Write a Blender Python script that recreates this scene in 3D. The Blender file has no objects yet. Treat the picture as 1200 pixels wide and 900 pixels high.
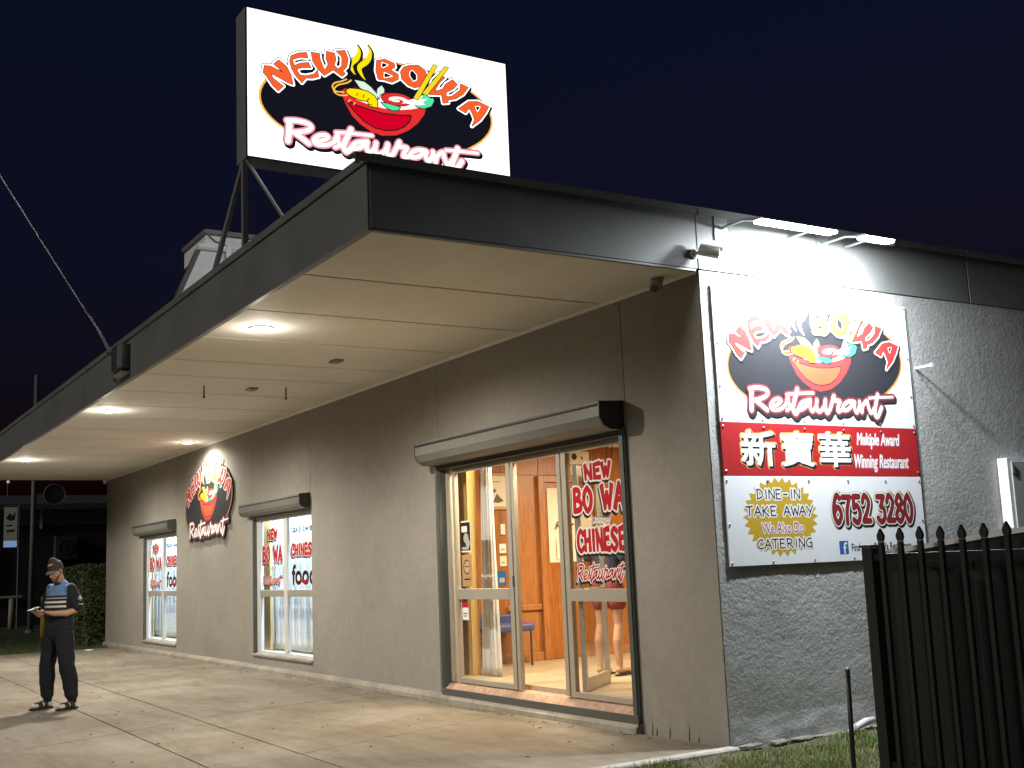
import bpy, bmesh, math, random
import numpy as np
from mathutils import Vector, Matrix, noise
random.seed(7)
scene = bpy.context.scene
COL = scene.collection
R = math.radians

# ------------------------------------------------------------------ camera
cam_data = bpy.data.cameras.new('camera')
cam = bpy.data.objects.new('camera', cam_data)
COL.objects.link(cam)
cam_data.sensor_width = 36.0
cam_data.lens = 1361.64 / 1200 * 36.0
cam_data.clip_start = 0.05
cam_data.clip_end = 2000
_yaw, _pitch, _roll = R(148.12256541), R(8.77223762), R(-2.37703049)
_fwd = Vector((math.cos(_pitch) * math.cos(_yaw), math.cos(_pitch) * math.sin(_yaw), math.sin(_pitch)))
_rt = Vector((math.sin(_yaw), -math.cos(_yaw), 0))
_up = _rt.cross(_fwd)
_r2 = math.cos(_roll) * _rt + math.sin(_roll) * _up
_u2 = -math.sin(_roll) * _rt + math.cos(_roll) * _up
_m = Matrix((_r2, _u2, -_fwd)).transposed().to_4x4()
_m.translation = Vector((7.43193599, -6.56881433, 1.55))
cam.matrix_world = _m
scene.camera = cam

# ------------------------------------------------------------------ night sky
world = bpy.data.worlds.new('World')
scene.world = world
world.use_nodes = True
wn = world.node_tree
sky = wn.nodes.new('ShaderNodeTexSky')
sky.sky_type = 'NISHITA'
sky.sun_disc = False
sky.sun_elevation = R(-2.2)
sky.sun_rotation = R(148)
sky.altitude = 200
sky.ozone_density = 3.5
SKY_STRENGTH = 0.125
wn.nodes['Background'].inputs['Strength'].default_value = SKY_STRENGTH
wn.links.new(sky.outputs['Color'], wn.nodes['Background'].inputs['Color'])

# single sun standing in for unseen street lighting, lifts the front fascia
sun_data = bpy.data.lights.new('street_fill_sun', 'SUN')
sun_data.energy = 0.75
sun_data.angle = R(12)
sun_data.color = (1.0, 0.93, 0.82)
sun = bpy.data.objects.new('street_fill_sun', sun_data)
SUN_FROM = Vector((0.14, -0.90, 0.40))
sun.rotation_euler = SUN_FROM.to_track_quat('Z', 'Y').to_euler()
COL.objects.link(sun)

scene.view_settings.view_transform = 'Standard'
scene.view_settings.look = 'None'
scene.view_settings.exposure = 0.0
scene.view_settings.gamma = 1.0
scene.view_settings.use_curve_mapping = False
scene.cycles.use_denoising = True
scene.cycles.max_bounces = 8
scene.cycles.diffuse_bounces = 4
scene.cycles.transparent_max_bounces = 12
scene.cycles.sample_clamp_indirect = 4.0
scene.cycles.caustics_reflective = False
scene.cycles.caustics_refractive = False

# ------------------------------------------------------------------ helpers
def add_obj(name, me, mat=None, parent=None, smooth=False):
    ob = bpy.data.objects.new(name, me)
    COL.objects.link(ob)
    if mat is not None and len(me.materials) == 0:
        me.materials.append(mat)
    if smooth:
        me.polygons.foreach_set('use_smooth', [True] * len(me.polygons))
    if parent is not None:
        ob.parent = parent
        m = parent.matrix_basis.copy()
        if parent.parent is not None:
            m = parent.parent.matrix_basis @ parent.matrix_parent_inverse @ m
        ob.matrix_parent_inverse = m.inverted()
    return ob

def tag(ob, label, cat, group=None):
    ob['label'] = label
    ob['category'] = cat
    if group:
        ob['group'] = group
    return ob

def thing(name, label, cat, loc=(0, 0, 0), rz=0.0, group=None):
    ob = bpy.data.objects.new(name, None)
    ob.empty_display_size = 0.1
    COL.objects.link(ob)
    ob.matrix_basis = Matrix.Translation(loc) @ Matrix.Rotation(rz, 4, 'Z')
    return tag(ob, label, cat, group)

class MB:
    """collects shapes for one mesh"""
    def __init__(self):
        self.v, self.f = [], []
    def add(self, vs, fs):
        n = len(self.v)
        self.v += [tuple(a) for a in vs]
        self.f += [tuple(i + n for i in a) for a in fs]
        return self
    def box(self, x0, x1, y0, y1, z0, z1):
        if x0 > x1: x0, x1 = x1, x0
        if y0 > y1: y0, y1 = y1, y0
        if z0 > z1: z0, z1 = z1, z0
        return self.add([(x0, y0, z0), (x1, y0, z0), (x1, y1, z0), (x0, y1, z0), (x0, y0, z1), (x1, y0, z1), (x1, y1, z1), (x0, y1, z1)],
                        [(0, 3, 2, 1), (4, 5, 6, 7), (0, 1, 5, 4), (1, 2, 6, 5), (2, 3, 7, 6), (3, 0, 4, 7)])
    def prism(self, pts, a, b, axis):
        """closed profile pts swept from a to b along axis 'x','y' or 'z'"""
        n = len(pts)
        def at(p, t):
            return {'x': (t, p[0], p[1]), 'y': (p[0], t, p[1]), 'z': (p[0], p[1], t)}[axis]
        vs = [at(p, a) for p in pts] + [at(p, b) for p in pts]
        fs = [(i, (i + 1) % n, (i + 1) % n + n, i + n) for i in range(n)]
        fs += [tuple(range(n - 1, -1, -1)), tuple(range(n, 2 * n))]
        return self.add(vs, fs)
    def tube(self, pts, r, n=10, caps=True):
        pts = [Vector(p) for p in pts]
        rs = r if isinstance(r, (list, tuple)) else [r] * len(pts)
        vs, fs = [], []
        prev = None
        for i, p in enumerate(pts):
            d = (pts[min(i + 1, len(pts) - 1)] - pts[max(i - 1, 0)]).normalized()
            if prev is None:
                a = d.orthogonal().normalized()
            else:
                a = (prev - d * prev.dot(d)).normalized()
            prev = a
            b = d.cross(a)
            for k in range(n):
                t = 2 * math.pi * k / n
                vs.append(p + (a * math.cos(t) + b * math.sin(t)) * rs[i])
        for i in range(len(pts) - 1):
            for k in range(n):
                fs.append((i * n + k, i * n + (k + 1) % n, (i + 1) * n + (k + 1) % n, (i + 1) * n + k))
        if caps:
            fs.append(tuple(range(n - 1, -1, -1)))
            fs.append(tuple(range((len(pts) - 1) * n, len(pts) * n)))
        return self.add(vs, fs)
    def lathe(self, prof, c, n=20, axis='z'):
        vs, fs = [], []
        for (r, h) in prof:
            for k in range(n):
                t = 2 * math.pi * k / n
                a, b = r * math.cos(t), r * math.sin(t)
                q = {'z': (a, b, h), 'x': (h, a, b), 'y': (a, h, b)}[axis]
                vs.append((c[0] + q[0], c[1] + q[1], c[2] + q[2]))
        for i in range(len(prof) - 1):
            for k in range(n):
                fs.append((i * n + k, i * n + (k + 1) % n, (i + 1) * n + (k + 1) % n, (i + 1) * n + k))
        fs.append(tuple(range(n - 1, -1, -1)))
        fs.append(tuple(range((len(prof) - 1) * n, len(prof) * n)))
        return self.add(vs, fs)
    def mesh(self, name):
        me = bpy.data.meshes.new(name)
        me.from_pydata(self.v, [], self.f)
        bm = bmesh.new()
        bm.from_mesh(me)
        bmesh.ops.recalc_face_normals(bm, faces=bm.faces)
        bm.to_mesh(me)
        bm.free()
        return me
    def build(self, name, mat, parent=None, smooth=False, bevel=0):
        ob = add_obj(name, self.mesh(name), mat, parent, smooth)
        if bevel:
            md = ob.modifiers.new('bevel', 'BEVEL')
            md.width = bevel
            md.segments = 2
            md.limit_method = 'ANGLE'
            md.angle_limit = R(40)
        return ob

def box(name, mat, parent, x0, x1, y0, y1, z0, z1, bevel=0):
    return MB().box(x0, x1, y0, y1, z0, z1).build(name, mat, parent, bevel=bevel)

def structure(ob):
    ob['kind'] = 'structure'
    return ob

# ------------------------------------------------------------------ materials
def nodemat(name):
    m = bpy.data.materials.new(name)
    m.use_nodes = True
    nt = m.node_tree
    return m, nt, nt.nodes['Principled BSDF']

def mat(name, col, rough=0.6, metal=0.0, var=0.0, vscale=3.0, bump=0.0, bscale=40.0, stain=0.0, sscale=0.7, stretch=None, spec=0.5, coat=0.0, bdist=0.01, detail=5):
    m, nt, b = nodemat(name)
    N, Lk = nt.nodes, nt.links
    b.inputs['Base Color'].default_value = (*col, 1)
    b.inputs['Roughness'].default_value = rough
    b.inputs['Metallic'].default_value = metal
    b.inputs['Specular IOR Level'].default_value = spec
    b.inputs['Coat Weight'].default_value = coat
    co = N.new('ShaderNodeTexCoord')
    src = co.outputs['Object']
    if stretch:
        mp = N.new('ShaderNodeMapping')
        mp.inputs['Scale'].default_value = stretch
        Lk.new(src, mp.inputs['Vector'])
        src = mp.outputs['Vector']
    last = None
    if var > 0 or stain > 0:
        n1 = N.new('ShaderNodeTexNoise')
        n1.inputs['Scale'].default_value = vscale
        n1.inputs['Detail'].default_value = 6
        n1.inputs['Roughness'].default_value = 0.65
        Lk.new(src, n1.inputs['Vector'])
        mr = N.new('ShaderNodeMapRange')
        mr.inputs['From Min'].default_value = 0.25
        mr.inputs['From Max'].default_value = 0.75
        mr.inputs['To Min'].default_value = 1 - var
        mr.inputs['To Max'].default_value = 1 + var
        Lk.new(n1.outputs['Fac'], mr.inputs['Value'])
        fac = mr.outputs['Result']
        if stain > 0:
            n2 = N.new('ShaderNodeTexNoise')
            n2.inputs['Scale'].default_value = sscale
            n2.inputs['Detail'].default_value = 8
            n2.inputs['Roughness'].default_value = 0.6
            n2.inputs['Distortion'].default_value = 0.6
            Lk.new(src, n2.inputs['Vector'])
            m2 = N.new('ShaderNodeMapRange')
            m2.inputs['From Min'].default_value = 0.35
            m2.inputs['From Max'].default_value = 0.65
            m2.inputs['To Min'].default_value = 1 - stain
            m2.inputs['To Max'].default_value = 1 + stain * 0.3
            Lk.new(n2.outputs['Fac'], m2.inputs['Value'])
            mm = N.new('ShaderNodeMath')
            mm.operation = 'MULTIPLY'
            Lk.new(fac, mm.inputs[0])
            Lk.new(m2.outputs['Result'], mm.inputs[1])
            fac = mm.outputs[0]
        vm = N.new('ShaderNodeVectorMath')
        vm.operation = 'SCALE'
        vm.inputs[0].default_value = col
        Lk.new(fac, vm.inputs['Scale'])
        Lk.new(vm.outputs['Vector'], b.inputs['Base Color'])
    if bump > 0:
        n3 = N.new('ShaderNodeTexNoise')
        n3.inputs['Scale'].default_value = bscale
        n3.inputs['Detail'].default_value = detail
        n3.inputs['Roughness'].default_value = 0.7
        Lk.new(src, n3.inputs['Vector'])
        bp = N.new('ShaderNodeBump')
        bp.inputs['Strength'].default_value = bump
        bp.inputs['Distance'].default_value = bdist
        Lk.new(n3.outputs['Fac'], bp.inputs['Height'])
        Lk.new(bp.outputs['Normal'], b.inputs['Normal'])
    return m

def emit(name, col, strength, rough=0.4, base=None):
    m, nt, b = nodemat(name)
    b.inputs['Base Color'].default_value = (*(base or col), 1)
    b.inputs['Roughness'].default_value = rough
    b.inputs['Emission Color'].default_value = (*col, 1)
    b.inputs['Emission Strength'].default_value = strength
    return m

def wood(name, c1, c2, scale=(14, 14, 1.2), rough=0.35):
    m, nt, b = nodemat(name)
    N, Lk = nt.nodes, nt.links
    co = N.new('ShaderNodeTexCoord')
    mp = N.new('ShaderNodeMapping')
    mp.inputs['Scale'].default_value = scale
    Lk.new(co.outputs['Object'], mp.inputs['Vector'])
    n = N.new('ShaderNodeTexNoise')
    n.inputs['Scale'].default_value = 2.2
    n.inputs['Detail'].default_value = 8
    n.inputs['Distortion'].default_value = 1.3
    Lk.new(mp.outputs['Vector'], n.inputs['Vector'])
    cr = N.new('ShaderNodeValToRGB')
    cr.color_ramp.elements[0].color = (*c1, 1)
    cr.color_ramp.elements[0].position = 0.3
    cr.color_ramp.elements[1].color = (*c2, 1)
    cr.color_ramp.elements[1].position = 0.72
    Lk.new(n.outputs['Fac'], cr.inputs['Fac'])
    Lk.new(cr.outputs['Color'], b.inputs['Base Color'])
    b.inputs['Roughness'].default_value = rough
    return m

M = {}
M['wall'] = mat('rendered_wall_paint', (0.30, 0.28, 0.247), 0.85, var=0.10, vscale=9, bump=0.6, bscale=45, stain=0.11, sscale=0.9, bdist=0.012, detail=8)
M['roughcast'] = mat('rough_render', (0.43, 0.43, 0.415), 0.9, var=0.18, vscale=30, bump=0.8, bscale=38, stain=0.18, sscale=1.2, bdist=0.012, detail=9)
M['plinth'] = mat('plinth_paint', (0.33, 0.30, 0.25), 0.85, var=0.15, vscale=7, bump=0.4, bscale=40, stain=0.3, sscale=1.6)
M['soffit'] = mat('soffit_paint', (0.90, 0.87, 0.79), 0.75, var=0.03, vscale=4, bump=0.06, bscale=60, stain=0.07, sscale=0.6)
M['soffit_gap'] = mat('soffit_gap', (0.12, 0.09, 0.06), 0.9)
M['fascia'] = mat('fascia_paint', (0.185, 0.19, 0.182), 0.5, var=0.08, vscale=2, stain=0.15, sscale=1.0, bump=0.04, bscale=12)
M['trim'] = mat('trim_grey', (0.24, 0.23, 0.22), 0.5, var=0.1)
M['roof'] = mat('roof_sheet', (0.09, 0.09, 0.09), 0.6, var=0.1)
def concrete_mat():
    m, nt, b = nodemat('concrete')
    N, Lk = nt.nodes, nt.links
    co = N.new('ShaderNodeTexCoord')
    def nz(scale, detail=8, rough=.65, dist=0.0, stretch=None):
        n = N.new('ShaderNodeTexNoise')
        n.inputs['Scale'].default_value = scale
        n.inputs['Detail'].default_value = detail
        n.inputs['Roughness'].default_value = rough
        n.inputs['Distortion'].default_value = dist
        if stretch:
            mp = N.new('ShaderNodeMapping')
            mp.inputs['Scale'].default_value = stretch
            Lk.new(co.outputs['Object'], mp.inputs['Vector'])
            Lk.new(mp.outputs['Vector'], n.inputs['Vector'])
        else:
            Lk.new(co.outputs['Object'], n.inputs['Vector'])
        return n.outputs['Fac']
    def ramp(f, p0, c0, p1, c1):
        r = N.new('ShaderNodeValToRGB')
        r.color_ramp.elements[0].position, r.color_ramp.elements[0].color = p0, (*c0, 1)
        r.color_ramp.elements[1].position, r.color_ramp.elements[1].color = p1, (*c1, 1)
        Lk.new(f, r.inputs['Fac'])
        return r.outputs['Color']
    def mul(a, c, fac=1.0):
        mx = N.new('ShaderNodeMix'); mx.data_type = 'RGBA'; mx.blend_type = 'MULTIPLY'
        mx.inputs['Factor'].default_value = fac
        Lk.new(a, mx.inputs['A']); Lk.new(c, mx.inputs['B'])
        return mx.outputs['Result']
    base = ramp(nz(.55, 6, .6, .8), .36, (.185, .150, .106), .62, (.262, .238, .196))
    base = mul(base, ramp(nz(1.0, 9, .7, 1.2, (.45, 2.2, 1)), .34, (.66, .62, .56), .56, (1, 1, 1)), .8)
    base = mul(base, ramp(nz(4.2, 8, .7), .30, (.72, .70, .66), .52, (1, 1, 1)), .7)
    base = mul(base, ramp(nz(130, 4, .8), .30, (.50, .47, .43), .58, (1.15, 1.15, 1.15)), .6)
    sp = nz(9, 3, .5)
    base = mul(base, ramp(sp, .255, (.25, .22, .18), .29, (1, 1, 1)), .9)
    Lk.new(base, b.inputs['Base Color'])
    b.inputs['Roughness'].default_value = .82
    bp = N.new('ShaderNodeBump')
    bp.inputs['Strength'].default_value = .45
    bp.inputs['Distance'].default_value = .008
    Lk.new(nz(75, 8, .75), bp.inputs['Height'])
    Lk.new(bp.outputs['Normal'], b.inputs['Normal'])
    return m
M['concrete'] = concrete_mat()
M['kerb'] = mat('kerb_concrete', (0.45, 0.43, 0.39), 0.85, var=0.18, vscale=12, bump=0.4, bscale=50, stain=0.3, sscale=2)
M['gap'] = mat('joint_dirt', (0.05, 0.042, 0.03), 0.95)
M['earth'] = mat('earth', (0.09, 0.085, 0.05), 0.95, var=0.3, vscale=6, bump=0.5, bscale=30)
M['road'] = mat('asphalt', (0.05, 0.05, 0.05), 0.9, var=0.2, vscale=20, bump=0.3, bscale=80)
M['lawn'] = mat('lawn_soil', (0.05, 0.07, 0.025), 0.95, var=0.35, vscale=5, bump=0.5, bscale=30)
M['grass3'] = mat('grass_dark', (0.04, 0.065, 0.015), 0.7, var=0.3, vscale=9)
M['grass1'] = mat('grass_green', (0.17, 0.26, 0.06), 0.6, var=0.3, vscale=9)
M['grass2'] = mat('grass_dry', (0.40, 0.36, 0.19), 0.7, var=0.3, vscale=9)
M['shutter'] = mat('shutter_box_paint', (0.15, 0.15, 0.135), 0.4, var=0.06, vscale=5, stain=0.1, sscale=2)
M['shutter_dark'] = mat('shutter_end_cap', (0.03, 0.032, 0.035), 0.45)
M['guide'] = mat('shutter_guide', (0.085, 0.09, 0.085), 0.45, var=0.1)
M['alu'] = mat('champagne_aluminium', (0.47, 0.43, 0.36), 0.38, metal=0.35, var=0.06)
M['white_alu'] = mat('white_aluminium', (0.62, 0.62, 0.60), 0.4, var=0.05)
M['sill_tile'] = mat('sill_tile', (0.42, 0.27, 0.19), 0.7, var=0.35, vscale=18, bump=0.4, bscale=40, stain=0.3, sscale=5)
M['timber'] = wood('timber_panel', (0.22, 0.068, 0.012), (0.42, 0.165, 0.04), (22, 22, 1.1))
M['timber2'] = wood('timber_trim', (0.27, 0.10, 0.03), (0.45, 0.20, 0.07), (20, 20, 1.4))
M['timber_pale'] = wood('pale_post', (0.42, 0.25, 0.09), (0.55, 0.36, 0.15), (16, 16, 1.2))
M['floor'] = mat('interior_floor', (0.42, 0.345, 0.235), 0.35, var=0.12, vscale=3, stain=0.12, sscale=2)
M['ceiling'] = mat('interior_ceiling', (0.75, 0.72, 0.66), 0.8)
M['curtain'] = mat('net_curtain', (0.82, 0.80, 0.78), 0.8, var=0.05, vscale=5)
def translucent(m, fac):
    nt = m.node_tree
    t = nt.nodes.new('ShaderNodeBsdfTranslucent')
    t.inputs['Color'].default_value = (0.85, 0.85, 0.85, 1)
    mx = nt.nodes.new('ShaderNodeMixShader')
    mx.inputs['Fac'].default_value = fac
    nt.links.new(nt.nodes['Principled BSDF'].outputs['BSDF'], mx.inputs[1])
    nt.links.new(t.outputs['BSDF'], mx.inputs[2])
    nt.links.new(mx.outputs['Shader'], nt.nodes['Material Output'].inputs['Surface'])
translucent(M['curtain'], 0.4)
M['paper'] = mat('paper', (0.75, 0.70, 0.58), 0.7, var=0.05)
M['ink'] = mat('ink_black', (0.015, 0.015, 0.015), 0.6)
M['white'] = mat('white_paint', (0.80, 0.80, 0.80), 0.5, var=0.04)
M['steel'] = mat('galvanised_steel', (0.42, 0.43, 0.44), 0.4, metal=0.7, var=0.1)
M['sign_steel'] = mat('sign_frame_steel', (0.20, 0.21, 0.21), 0.5, var=0.12)
M['black_metal'] = mat('black_powder_coat', (0.017, 0.018, 0.017), 0.5, var=0.15, vscale=8)
M['black_sheet'] = mat('black_sheet', (0.006, 0.0065, 0.0065), 0.6, var=0.2, vscale=4)
M['plastic_grey'] = mat('grey_plastic', (0.40, 0.40, 0.37), 0.45)
M['plastic_white'] = mat('white_plastic', (0.72, 0.72, 0.70), 0.4)
M['plastic_dark'] = mat('dark_plastic', (0.045, 0.05, 0.055), 0.5)

def glass_mat():
    m = bpy.data.materials.new('clear_glass')
    m.use_nodes = True
    nt = m.node_tree
    nt.nodes.clear()
    out = nt.nodes.new('ShaderNodeOutputMaterial')
    tr = nt.nodes.new('ShaderNodeBsdfTransparent')
    tr.inputs['Color'].default_value = (0.97, 0.98, 0.98, 1)
    gl = nt.nodes.new('ShaderNodeBsdfGlossy')
    gl.inputs['Roughness'].default_value = 0.02
    lw = nt.nodes.new('ShaderNodeLayerWeight')
    lw.inputs['Blend'].default_value = 0.5
    pw = nt.nodes.new('ShaderNodeMath')
    pw.operation = 'POWER'
    pw.inputs[1].default_value = 4.0
    nt.links.new(lw.outputs['Facing'], pw.inputs[0])
    fr = nt.nodes.new('ShaderNodeMath')
    fr.operation = 'MULTIPLY_ADD'
    fr.inputs[1].default_value = 0.55
    fr.inputs[2].default_value = 0.03
    nt.links.new(pw.outputs[0], fr.inputs[0])
    mx = nt.nodes.new('ShaderNodeMixShader')
    nt.links.new(fr.outputs[0], mx.inputs['Fac'])
    nt.links.new(tr.outputs['BSDF'], mx.inputs[1])
    nt.links.new(gl.outputs['BSDF'], mx.inputs[2])
    nt.links.new(mx.outputs['Shader'], out.inputs['Surface'])
    return m
M['glass'] = glass_mat()

# ------------------------------------------------------------------ flat print: 2D shapes -> layered thin mesh
def ccw(poly):
    a = sum(poly[i - 1][0] * poly[i][1] - poly[i][0] * poly[i - 1][1] for i in range(len(poly)))
    return list(poly) if a > 0 else list(poly)[::-1]

def raster(items, h):
    """signed distance grid of all shapes -> marching squares -> (verts, faces)"""
    prim = []
    for it in items:
        if it and it[0] == 'D':
            for p in it[1]:
                prim.append(([(x + it[3][0], y + it[3][1]) for x, y in p], it[2]))
        else:
            prim.append((it, 0.0))
    x0 = min(x - r for p, r in prim for x, y in p) - 2 * h
    x1 = max(x + r for p, r in prim for x, y in p) + 2 * h
    y0 = min(y - r for p, r in prim for x, y in p) - 2 * h
    y1 = max(y + r for p, r in prim for x, y in p) + 2 * h
    nx, ny = int((x1 - x0) / h) + 2, int((y1 - y0) / h) + 2
    S = np.full((ny, nx), 1.0)
    for p, r in prim:
        q = np.array(p)
        m = r + 2.5 * h
        i0 = max(0, int((q[:, 0].min() - m - x0) / h)); i1 = min(nx, int((q[:, 0].max() + m - x0) / h) + 2)
        j0 = max(0, int((q[:, 1].min() - m - y0) / h)); j1 = min(ny, int((q[:, 1].max() + m - y0) / h) + 2)
        X = x0 + h * np.arange(i0, i1)[None, :]
        Y = y0 + h * np.arange(j0, j1)[:, None]
        d2 = np.full((j1 - j0, i1 - i0), 1e9)
        ins = np.zeros((j1 - j0, i1 - i0), bool)
        n = len(q)
        for k in range(n):
            ax, ay = q[k - 1]; bx, by = q[k]
            ex, ey = bx - ax, by - ay
            l2 = ex * ex + ey * ey
            if l2 < 1e-14:
                continue
            wx, wy = X - ax, Y - ay
            t = np.clip((wx * ex + wy * ey) / l2, 0, 1)
            d2 = np.minimum(d2, (wx - t * ex) ** 2 + (wy - t * ey) ** 2)
            c = (ay > Y) != (by > Y)
            if abs(ey) > 1e-12:
                ins ^= c & (X < ex * (Y - ay) / ey + ax)
        sd = np.sqrt(d2)
        sd = np.where(ins, -sd, sd) - r
        S[j0:j1, i0:i1] = np.minimum(S[j0:j1, i0:i1], sd)
    S = S - 1e-4
    I = S < 0
    full = I[:-1, :-1] & I[1:, :-1] & I[:-1, 1:] & I[1:, 1:]
    anyc = I[:-1, :-1] | I[1:, :-1] | I[:-1, 1:] | I[1:, 1:]
    V, F = [], []
    for j in range(ny - 1):
        row = full[j]
        if row.any():
            d = np.diff(np.concatenate(([0], row.astype(np.int8), [0])))
            for a, b in zip(np.nonzero(d == 1)[0], np.nonzero(d == -1)[0]):
                k = len(V)
                V += [(x0 + h * a, y0 + h * j), (x0 + h * b, y0 + h * j), (x0 + h * b, y0 + h * (j + 1)), (x0 + h * a, y0 + h * (j + 1))]
                F.append((k, k + 1, k + 2, k + 3))
    js, is_ = np.nonzero(anyc & ~full)
    for j, i in zip(js.tolist(), is_.tolist()):
        c = [(i, j), (i + 1, j), (i + 1, j + 1), (i, j + 1)]
        v = [float(S[b, a]) for a, b in c]
        poly = []
        for k in range(4):
            p_, q_ = c[k], c[(k + 1) % 4]
            a, b = v[k], v[(k + 1) % 4]
            if a < 0:
                poly.append(p_)
            if (a < 0) != (b < 0):
                t = a / (a - b)
                poly.append((p_[0] + (q_[0] - p_[0]) * t, p_[1] + (q_[1] - p_[1]) * t))
        if len(poly) >= 3:
            k = len(V)
            V += [(x0 + h * a, y0 + h * b) for a, b in poly]
            F.append(tuple(range(k, k + len(poly))))
    return V, F

def disc(c, r, n=10):
    return [(c[0] + r * math.cos(2 * math.pi * k / n), c[1] + r * math.sin(2 * math.pi * k / n)) for k in range(n)]

def seg(a, b, wa, wb):
    dx, dy = b[0] - a[0], b[1] - a[1]
    l = math.hypot(dx, dy) or 1e-9
    nx, ny = -dy / l, dx / l
    return [(a[0] + nx * wa, a[1] + ny * wa), (a[0] - nx * wa, a[1] - ny * wa), (b[0] - nx * wb, b[1] - ny * wb), (b[0] + nx * wb, b[1] + ny * wb)]

def dilate(polys, r, off=(0, 0)):
    return [('D', polys, r, off)]

def smooth_line(pts, k=5):
    if len(pts) < 3:
        return list(pts)
    P = [pts[0]] + list(pts) + [pts[-1]]
    out = []
    for i in range(1, len(P) - 2):
        p0, p1, p2, p3 = P[i - 1:i + 3]
        for j in range(k):
            t = j / k
            out.append(tuple(0.5 * (2 * p1[c] + (-p0[c] + p2[c]) * t + (2 * p0[c] - 5 * p1[c] + 4 * p2[c] - p3[c]) * t * t + (-p0[c] + 3 * p1[c] - 3 * p2[c] + p3[c]) * t ** 3) for c in range(len(p1))))
    out.append(tuple(pts[-1]))
    return out

def stroke(pts, w, curve=True, k=5, cap=True):
    """pts (x,y) or (x,y,width) -> polygons of a pen stroke"""
    pts = [p if len(p) == 3 else (p[0], p[1], w) for p in pts]
    if curve:
        pts = smooth_line(pts, k)
    out = []
    for a, b in zip(pts, pts[1:]):
        if math.hypot(a[0] - b[0], a[1] - b[1]) > 1e-6:
            out.append(seg(a, b, a[2] / 2, b[2] / 2))
    for q in (pts if cap else pts[1:-1]):
        out.append(disc(q, q[2] / 2, 8))
    return out

def xf(polys, sx=1, sy=1, dx=0, dy=0, shear=0, rot=0):
    c, s = math.cos(rot), math.sin(rot)
    out = []
    for p in polys:
        q = []
        for x, y in p:
            x, y = x * sx + y * sy * shear, y * sy
            q.append((x * c - y * s + dx, x * s + y * c + dy))
        out.append(q)
    return out

def shapes(layers, h=0.006):
    """layers: [(shape items, colour key or material)] -> rasterised once, reusable"""
    return [(*raster(items, h), key) for items, key in layers]

def art_geo(name, geo, mapf, parent, step=0.0003, base=0.0, C=None):
    me = bpy.data.meshes.new(name)
    V, F, MI, mats = [], [], [], []
    for i, (v, f, key) in enumerate(geo):
        m = C[key] if C else key
        if m not in mats:
            mats.append(m)
        n = len(V)
        V += [mapf(a, b, base + step * (i + 1)) for a, b in v]
        F += [tuple([k + n for k in t]) for t in f]
        MI += [mats.index(m)] * len(f)
    me.from_pydata(V, [], F)
    for m in mats:
        me.materials.append(m)
    me.polygons.foreach_set('material_index', MI)
    me.update()
    return add_obj(name, me, None, parent)

def art(name, layers, mapf, parent, step=0.0003, base=0.0, h=0.006):
    """layers bottom to top; mapf(u, v, depth) -> world point"""
    return art_geo(name, shapes(layers, h), mapf, parent, step, base)

def textpolys(body, size=1.0, shear=0.0):
    cu = bpy.data.curves.new('text', 'FONT')
    cu.body = body
    cu.size = size
    cu.shear = shear
    cu.resolution_u = 3
    ob = bpy.data.objects.new('text', cu)
    COL.objects.link(ob)
    dg = bpy.context.evaluated_depsgraph_get()
    me = bpy.data.meshes.new_from_object(ob.evaluated_get(dg))
    out = [[(me.vertices[i].co.x, me.vertices[i].co.y) for i in p.vertices] for p in me.polygons]
    bpy.data.objects.remove(ob)
    bpy.data.curves.remove(cu)
    bpy.data.meshes.remove(me)
    return out

def bounds(polys):
    xs = [x for p in polys for x, y in p]
    ys = [y for p in polys for x, y in p]
    return min(xs), max(xs), min(ys), max(ys)

def fit(polys, x0, x1, y0, y1, shear=0.0):
    if shear:
        polys = xf(polys, shear=shear)
    a, b, c, d = bounds(polys)
    sx, sy = (x1 - x0) / (b - a), (y1 - y0) / (d - c)
    return [[(x0 + (x - a) * sx, y0 + (y - c) * sy) for x, y in p] for p in polys]

# brush letters in the style of the shop front (x, y, pen width) in a unit box
BRUSH = {
 'N': [[(.16, 1.0, .24), (.20, 0, .13)], [(.10, 1.0, .22), (.86, .02, .12)], [(.86, 1.04, .13), (.84, 0, .24)]],
 'E': [[(.18, 1.0, .15), (.24, 0, .27)], [(.18, .94, .12), (.86, .99, .22)], [(.2, .52, .10), (.76, .56, .2)], [(.2, .08, .14), (.92, .05, .22)]],
 'W': [[(.06, 1, .25), (.30, .02, .10)], [(.30, .02, .10), (.50, .72, .17)], [(.50, .72, .15), (.68, .02, .10)], [(.68, .02, .10), (.96, 1, .25)]],
 'B': [[(.2, 1, .2), (.2, 0, .25)], [(.2, .96, .14), (.66, .90, .18), (.70, .66, .18), (.25, .53, .12)], [(.25, .53, .12), (.78, .44, .18), (.80, .14, .2), (.2, .04, .14)]],
 'O': [[(.5, .98, .16), (.2, .75, .22), (.14, .35, .22), (.45, .02, .16), (.78, .22, .22), (.86, .65, .22), (.5, .98, .16)]],
 'A': [[(.52, 1.02, .13), (.10, 0, .27)], [(.50, 1.02, .15), (.90, 0, .27)], [(.24, .36, .15), (.78, .36, .15)]],
 'C': [[(.88, .82, .22), (.5, .98, .14), (.16, .62, .24), (.20, .22, .24), (.55, .02, .14), (.92, .16, .2)]],
 'H': [[(.15, 1, .25), (.18, 0, .17)], [(.82, 1, .17), (.82, 0, .27)], [(.15, .48, .12), (.82, .54, .2)]],
 'I': [[(.5, 1, .28), (.5, 0, .2)]],
 'S': [[(.86, .84, .2), (.5, .98, .16), (.17, .74, .22), (.5, .52, .24), (.83, .28, .22), (.5, .02, .16), (.10, .18, .2)]],
}
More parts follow.
